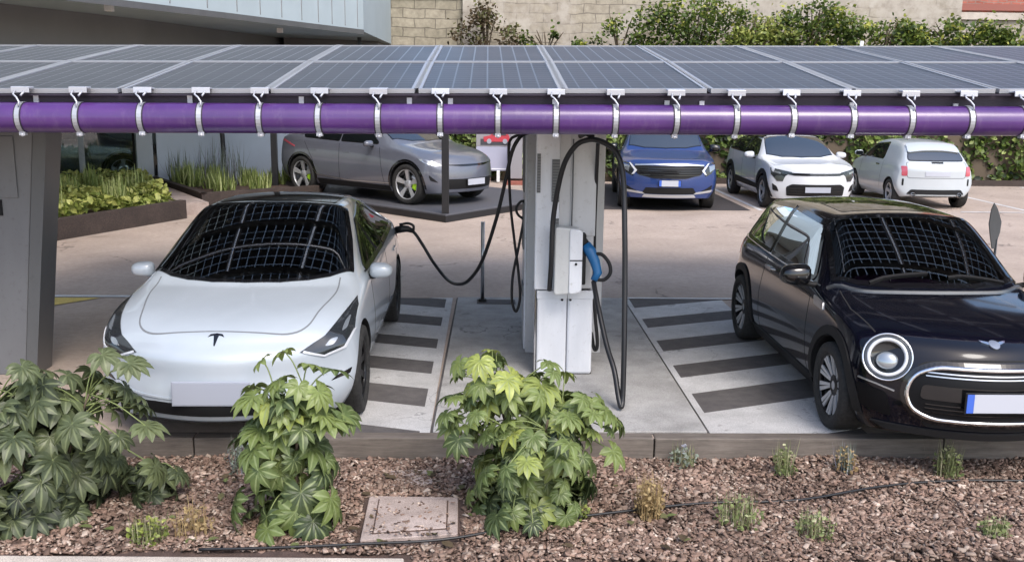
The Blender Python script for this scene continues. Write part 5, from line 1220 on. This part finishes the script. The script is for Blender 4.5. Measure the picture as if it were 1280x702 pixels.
def inpoly(P, poly):
    x, y = P[:, 0], P[:, 1]; r = np.zeros(len(P), bool); n = len(poly)
    for i in range(n):
        x0, y0 = poly[i-1]; x1, y1 = poly[i]; c = ((y0 > y) != (y1 > y)) & (x < (x1-x0)*(y-y0)/(y1-y0+1e-12)+x0); r ^= c
    return r
poly = [(-9.5, 12.5), (-7.1, 14.75), (-5.75, 17.7), (-7.9, 22.0), (-11.4, 21.0), (-12, 14)]
P = RNG.uniform((-12, 12.4), (-5.6, 22.1), (26000, 2)); P = P[inpoly(P, poly)]; n = len(P)
hn = .10+.10*np.sin(P[:, 0]*2.3)*np.sin(P[:, 1]*1.9)+RNG.random(n)*.22
o = scatter('ground_cover', LEAF_V, LEAF_F, np.stack([P[:, 0], P[:, 1], .2+hn], 1), rotmats(n), RNG.uniform(.07, .15, n), 'shrub_lime', None, np.clip(.3+hn*1.5+RNG.normal(0, .22, n), 0, 1)); tag(o, 'yellow green ground cover filling the low planter', 'ground cover', kind='stuff')
def tuft(name, label, cat, x, y, z, h, sp_, n, mat, w=.02, group=None, bloom=None):
    t = thing(name, label, cat, (x, y, z), group=group); blades(n, h, sp_, w, mat, t)
    if bloom:
        k = bloom[1]; a = RNG.uniform(0, 6.28, k); r = RNG.random(k)*sp_*2.2; P = np.stack([r*np.cos(a), r*np.sin(a), h*RNG.uniform(.75, 1.15, k)], 1); scatter('flowers', LEAF_V, LEAF_F, P, rotmats(k), RNG.uniform(.04, .08, k), bloom[0], t)
    return t
k = 0
for (x, y) in ((-8.3, 16.6), (-7.6, 17.6), (-8.9, 18.4), (-7.2, 15.9), (-6.7, 17.3), (-7.9, 19.3), (-6.9, 19.0), (-9.4, 17.2)):
    tuft('planter_plant', 'upright yellow green plant standing in the ground cover of the low planter', 'plant', x, y, .2, .65, .16, 90, 'grass', .035, 'upright plants in the low planter')
for (x, y, h) in ((-6.9, 21.8, .5), (-6.5, 21.2, .55), (-6.1, 21.9, .45), (-5.9, 20.8, .5), (-5.5, 20.2, .42), (-5.3, 21.5, .4), (-6.6, 22.6, .4), (-4.8, 21.8, .4), (-5.6, 22.6, .35), (-4.6, 22.6, .45), (-4.9, 20.7, .4)):
    tuft('grass_clump', 'pale green spiky grass clump in the raised planter by the white wall', 'grass clump', x, y, .24, h, .22, 75, 'grass', .035, 'grass clumps in the raised planter')
for (x, y, h) in ((-6.3, 22.2, 1.0), (-5.8, 21.8, .95), (-7.0, 22.0, .8)):
    tuft('lavender_plant', 'tall grey lavender stalks rising above the grass clumps', 'lavender', x, y, .24, h, .25, 50, 'lavender', .022, 'lavender plants by the white wall')

# ------------------------------------------------------------------ garden in front
n = 60000; X = RNG.uniform(-4.2, 4.6, n); Y = RNG.uniform(4.88, 6.40, n)
keep = ~((X > -.76) & (X < -.14) & (Y > 5.12) & (Y < 5.72)); keep &= ~((Y < 5.0) & (X < -.4)); X, Y = X[keep], Y[keep]; n = len(X)
Z = -.145+RNG.random(n)*.022+.012*np.sin(X*3.1+Y*5)
cv = [(-.5, -.5, -.2), (.5, -.4, -.25), (.42, .5, -.2), (-.45, .45, -.2), (-.35, -.4, .2), (.4, -.25, .25), (.28, .38, .18), (-.4, .3, .26)]
cf = [(0, 3, 2, 1), (4, 5, 6, 7), (0, 1, 5, 4), (1, 2, 6, 5), (2, 3, 7, 6), (3, 0, 4, 7)]
s0 = np.minimum(RNG.gamma(2.4, .0056, n)+.007, .045)
sz = np.stack([s0*1.45, s0*.9, s0*.55], 1)
o = scatter('bark_mulch', cv, cf, np.stack([X, Y, Z], 1), rotmats(n, .9), sz, 'mulch', None, np.clip(RNG.beta(1.7, 1.9, n), 0, 1)); tag(o, 'pinkish brown bark chips covering the garden bed', 'mulch', kind='stuff')
# inspection covers
ic = thing('inspection_cover', 'square pinkish concrete inspection cover with a framed lid', 'cover', (-.45, 5.43, -.14))
fp = [(-.271, -.315), (.285, -.236), (.273, .274), (-.291, .298)]
b = MB(); b.prism(fp, -.05, .018); b.build('cover_frame', ['lid_concrete'], ic, bevel=.006)
b = MB(); q = poly_inset(fp, .062); b.prism(q, .0, .0225); b.build('lid_gap', ['soil'], ic); b = MB(); q = poly_inset(fp, .07); b.prism(q, .0, .029); b.build('lid', ['lid_concrete'], ic, bevel=.004)
ic2 = thing('inspection_cover', 'smaller inspection cover half buried in chips by the timber edging', 'cover', (-.5, 6.02, -.14))
b = MB(); b.prism([(-.15, -.12), (.15, -.11), (.14, .15), (-.15, .14)], -.05, .012); b.build('lid', ['lid_concrete'], ic2, bevel=.006)
n = 260; ang = RNG.random((n, 2)); Pm = np.stack([-.45+(ang[:, 0]-.5)*.5, 5.16+ang[:, 1]**2*.45, np.full(n, -.108)], 1); Pn = np.stack([-.5+(RNG.random(160)-.5)*.34, 6.0+(RNG.random(160)-.5)*.3, np.full(160, -.122)], 1)
Pm = np.concatenate([Pm[:110], Pn]); o = scatter('loose_chips', cv, cf, Pm, rotmats(len(Pm), .5), np.stack([RNG.uniform(.012, .03, len(Pm)), RNG.uniform(.008, .02, len(Pm)), np.full(len(Pm), .008)], 1), 'mulch'); tag(o, 'loose bark chips lying on the inspection covers', 'mulch', kind='stuff')
hp = [(-1.6, 4.99, -.115), (-1.242, 5.0, -.112), (-.712, 5.047, -.112), (-.219, 5.10, -.108), (.345, 5.318, -.105), (.896, 5.482, -.11), (1.366, 5.597, -.115), (1.977, 5.66, -.122), (2.6, 5.86, -.115), (3.163, 5.947, -.112), (3.9, 5.93, -.11)]
o = rail('irrigation_hose', 'thin black irrigation hose winding across the bark chips', 'hose', spline(hp, 8), .0085, 'hose', 8)

# palmate-leaved shrubs
def palmate(nl, seed):
    """one lobed leaf in the xy plane, stalk joining at the origin; returns verts, faces, vein values"""
    v = []; f = []; ve = []; rg = random.Random(seed); sp_ = R(250)
    for k in range(nl):
        a = -sp_/2+sp_*k/(nl-1); ln = (1-.32*abs(a)/(sp_/2))*rg.uniform(.9, 1.08); w = .20*rg.uniform(.85, 1.1)
        ca, sa = math.cos(a+math.pi/2), math.sin(a+math.pi/2); b0 = len(v)
        for t, ww, z in ((0, .0, 0), (.22, .62, .01), (.42, .9, .012), (.62, 1.0, -.02), (.82, .66, -.075), (1.0, 0, -.16)):
            cup = .06*ww
            for s_ in (-1, 0, 1):
                v.append((ca*ln*t-sa*w*ww*s_, sa*ln*t+ca*w*ww*s_, z+(cup if s_ else 0)-.0)); ve.append(1. if s_ == 0 else .0)
        for i in range(5):
            for j in range(2): q = b0+i*3+j; f.append((q, q+1, q+4, q+3))
    return np.array(v), f, np.array(ve)
LEAVES = [palmate(7, 1), palmate(8, 2), palmate(9, 3)]
def fatsia(label, x, y, w, h, n, mat, bright=0., seed=0, leafr=(.12, .2), dens=None, lean=(0, 0), extra=(), stems=6, low=.3):
    rg = random.Random(seed); t = thing('fatsia_shrub', label, 'shrub', (x, y, -.14), group='broad leaved shrubs in the bark bed')
    st = MB(); V = []; F = []; A = []; RN = []
    tips = []
    for s_ in range(stems):
        a = 2*math.pi*s_/stems+rg.uniform(-.4, .4); hh = h*rg.uniform(.45, .86); r = w*.5*rg.uniform(.12, .52)
        pts = [(0.03*math.cos(a), .03*math.sin(a), 0), (r*.5*math.cos(a), r*.5*math.sin(a), hh*.5), (r*math.cos(a)+lean[0]*hh, r*.8*math.sin(a)+lean[1]*hh, hh)]
        sp_ = spline(pts, 5); st.tube(sp_, [.014-.008*i/len(sp_) for i in range(len(sp_))], 6, 1); tips.append((sp_, hh))
    for i in range(n+len(extra)):
        if i < n:
            sp_, hh = tips[i % len(tips)]; u = rg.uniform(.15, 1.) if i % 3 else rg.uniform(.8, 1.); o = sp_[int(u*(len(sp_)-1))]
            a = rg.uniform(0, 2*math.pi); el = rg.uniform(-.25, .95) if u > .7 else rg.uniform(-.7, .35)
            pl = rg.uniform(.12, .30)*(w/1.1); d = Vector((math.cos(a)*math.cos(el), math.sin(a)*math.cos(el)*.85, math.sin(el)))
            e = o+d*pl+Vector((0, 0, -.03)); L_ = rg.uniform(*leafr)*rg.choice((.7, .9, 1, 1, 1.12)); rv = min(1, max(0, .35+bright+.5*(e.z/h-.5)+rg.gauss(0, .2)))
        else:
            ex, ey, ez, L_, rv = extra[i-n]; e = Vector((ex, ey, ez)); o = min((q for sp_, _ in tips for q in sp_), key=lambda q: (q-e).length); d = (e-o).normalized(); a = math.atan2(d.y, d.x)
        if e.z < .05: e.z = .05+rg.random()*.06
        mid = (o+e)/2+Vector((0, 0, .03)); st.tube(spline([o, mid, e], 3), .0042, 5, 0)
        # blade: tilted outward; tips droop. local y axis = outward
        out = Vector((math.cos(a), math.sin(a), 0)); droop = rg.uniform(.15, .95)+(0 if e.z > h*.45 else .45)
        yv = (out*math.cos(droop)-Vector((0, 0, 1))*math.sin(droop)).normalized(); xv = Vector((-math.sin(a), math.cos(a), 0))*-1; zv = xv.cross(yv)
        if zv.z < 0: xv = -xv; zv = -zv
        roll = Matrix.Rotation(rg.uniform(-.4, .4), 3, yv); xv = roll @ xv; zv = roll @ zv
        lv, lf, le = LEAVES[rg.randrange(3)]; M3 = np.array([xv, yv, zv]).T; dr = lv.copy(); rr = np.hypot(dr[:, 0], dr[:, 1]); dr[:, 2] -= rr**2*rg.uniform(.05, .35)
        P = (dr*L_) @ M3.T+np.array(e); b0 = sum(len(q) for q in V) if False else fatsia.cnt
        V.append(P); F += [tuple(b0+j for j in q) for q in lf]; A.append(le); RN.append(np.full(len(lv), rv)); fatsia.cnt += len(lv)
    me = bpy.data.meshes.new('leaves'); VV = np.concatenate(V); me.from_pydata(VV.tolist(), [], F)
    at = me.attributes.new('rnd', 'FLOAT', 'POINT'); at.data.foreach_set('value', np.concatenate(RN).astype(np.float32))
    at = me.attributes.new('vein', 'FLOAT', 'POINT'); at.data.foreach_set('value', np.concatenate(A).astype(np.float32))
    me.polygons.foreach_set('use_smooth', [True]*len(me.polygons)); me.materials.append(M[mat]); link(bpy.data.objects.new('leaves', me), t); st.build('stem', ['stem', 'bark'], t)
    fatsia.cnt = 0; return t
fatsia.cnt = 0
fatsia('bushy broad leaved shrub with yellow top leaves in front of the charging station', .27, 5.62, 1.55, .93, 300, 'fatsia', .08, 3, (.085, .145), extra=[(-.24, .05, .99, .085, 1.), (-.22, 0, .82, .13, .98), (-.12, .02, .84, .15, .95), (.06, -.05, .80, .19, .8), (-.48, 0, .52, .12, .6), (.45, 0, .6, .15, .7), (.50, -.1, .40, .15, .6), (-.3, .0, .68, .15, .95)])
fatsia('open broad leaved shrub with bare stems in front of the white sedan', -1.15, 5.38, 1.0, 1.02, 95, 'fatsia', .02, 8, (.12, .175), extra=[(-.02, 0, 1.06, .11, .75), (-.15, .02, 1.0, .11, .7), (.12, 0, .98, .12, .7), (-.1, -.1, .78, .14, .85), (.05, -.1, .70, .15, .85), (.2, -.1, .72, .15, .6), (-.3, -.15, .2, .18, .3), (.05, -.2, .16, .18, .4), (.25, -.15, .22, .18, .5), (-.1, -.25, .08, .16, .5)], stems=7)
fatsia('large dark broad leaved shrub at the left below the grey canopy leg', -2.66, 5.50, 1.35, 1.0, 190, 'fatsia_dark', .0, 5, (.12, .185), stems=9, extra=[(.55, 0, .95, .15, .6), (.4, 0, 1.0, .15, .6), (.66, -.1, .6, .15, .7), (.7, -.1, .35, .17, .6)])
fatsia('dark low leafy stems sprawling right of the large dark shrub', -2.12, 5.72, .6, .42, 26, 'fatsia_dark', .05, 9, (.10, .15), stems=5)
n = 150; X = RNG.uniform(-3, 1.2, n); Y = RNG.uniform(4.98, 6.2, n)
o = scatter('fallen_leaves', LEAF_V, LEAF_F, np.stack([X, Y, np.full(n, -.112)], 1), rotmats(n, .5), RNG.uniform(.03, .09, n), 'dry'); tag(o, 'dry fallen leaves lying on the bark chips', 'leaf litter', kind='stuff')
# small plants among the chips
tl_ = [('small bright green tuft of weeds by the timber edging near the hatched paint', 2.03, 6.12, .22, .05, 70, 'shrub', 'grass'), ('dry grey green tuft between two green tufts by the timber edging', 2.457, 6.15, .2, .05, 60, 'straw', 'lavender'),
 ('tall green tuft in front of the black hatchback number plate', 3.122, 6.05, .26, .06, 80, 'shrub', 'grass'), ('small pale tuft at the edge beside the central shrub', 1.365, 6.27, .15, .06, 50, 'lavender', 'grass'),
 ('green leafy tuft between the hose and the timber edging', 1.52, 5.35, .2, .09, 80, 'shrub', 'grass'), ('reddish dry grass tuft beside the hose right of the central shrub', .992, 5.45, .26, .06, 110, 'straw', 'straw'),
 ('low green tuft in the bottom right part of the bark bed', 1.93, 5.2, .15, .08, 70, 'shrub', 'grass'), ('smallest green tuft toward the right end of the bark bed', 3.0, 5.2, .12, .06, 50, 'shrub', 'grass'),
 ('pale tuft beneath the bumper of the white sedan', -1.62, 6.18, .22, .09, 90, 'lavender', 'lavender'), ('lime green weed at the bottom left in the bark chips', -1.92, 5.12, .16, .07, 90, 'shrub_lime', 'grass'),
 ('flat green weed at the foot of the central shrub', .56, 5.42, .10, .05, 40, 'shrub_lime', 'grass'), ('dry pale twigs beside the lime green weed', -1.70, 5.2, .2, .08, 50, 'straw', 'straw')]
for lab, x, y, h, s_, n, lm, bm_ in tl_:
    t = thing('weed_tuft', lab, 'weed', (x, y, -.14), group='weed tufts in the bark bed'); lm = 'weed' if lm == 'shrub' else lm; bm_ = 'weed_stem' if bm_ == 'grass' else bm_; s_ *= 1.25; h *= 1.1; blades(n, h, s_, .006, bm_, t, name='blades')
    k = n*2; a = RNG.uniform(0, 6.28, k); r = RNG.random(k)**.7*s_*1.3; P = np.stack([r*np.cos(a), r*np.sin(a), h*RNG.uniform(.05, .95, k)*(1-r/s_*.3)], 1)
    scatter('leaves', LEAF_V, LEAF_F, P, rotmats(k), RNG.uniform(.014, .036, k), lm, t, np.clip(.15+.75*P[:, 2]/h+RNG.normal(0, .15, k), 0, 1))

# ------------------------------------------------------------------ light, sky, camera
w = bpy.data.worlds.new('World'); scn.world = w; w.use_nodes = True; nt = w.node_tree
bg = nt.nodes['Background']; sky = nt.nodes.new('ShaderNodeTexSky'); sky.sky_type = 'NISHITA'; sky.sun_disc = False
SUN_EL, SUN_AZ = R(50), R(155)   # azimuth measured from +y towards +x
sky.sun_elevation = SUN_EL; sky.sun_rotation = SUN_AZ; sky.air_density = 1.0; sky.dust_density = 2.5; sky.ozone_density = 1.
nt.links.new(sky.outputs[0], bg.inputs[0]); bg.inputs[1].default_value = .15
sun = bpy.data.lights.new('sun', 'SUN'); sun.energy = 1.1; sun.angle = R(25); sun.color = (1, .96, .9)
so = bpy.data.objects.new('sun', sun); COL.objects.link(so)
dv = Vector((math.sin(SUN_AZ)*math.cos(SUN_EL), math.cos(SUN_AZ)*math.cos(SUN_EL), math.sin(SUN_EL)))
so.rotation_euler = dv.to_track_quat('Z', 'Y').to_euler(); so.location = (0, -5, 20)
cam = bpy.data.cameras.new('camera'); cam.lens = 36*1200/1280; cam.sensor_width = 36; cam.clip_end = 1000
co = bpy.data.objects.new('camera', cam); COL.objects.link(co); scn.camera = co
pitch, yaw, roll, H = .198, .026, .011, 2.42
fw = Vector((-math.sin(-yaw)*math.cos(pitch), math.cos(yaw)*math.cos(pitch), -math.sin(pitch)))
# camera axes: right, up, back, matching the measured yaw/pitch/roll
fw = Vector((-math.sin(yaw)*-1*math.cos(pitch), math.cos(yaw)*math.cos(pitch), -math.sin(pitch)))
rt = Vector((math.cos(yaw), -math.sin(yaw), 0)); up = rt.cross(fw)
r2 = rt*math.cos(roll)+up*math.sin(roll); u2 = up*math.cos(roll)-rt*math.sin(roll)
co.matrix_world = Matrix(((r2.x, u2.x, -fw.x, 0), (r2.y, u2.y, -fw.y, 0), (r2.z, u2.z, -fw.z, H), (0, 0, 0, 1)))
vs = scn.view_settings; vs.view_transform = 'Standard'; vs.look = 'None'; vs.exposure = 1.05; vs.gamma = 1; vs.use_curve_mapping = False
scn.cycles.max_bounces = 10; scn.cycles.transparent_max_bounces = 12; scn.cycles.caustics_reflective = False; scn.cycles.caustics_refractive = False
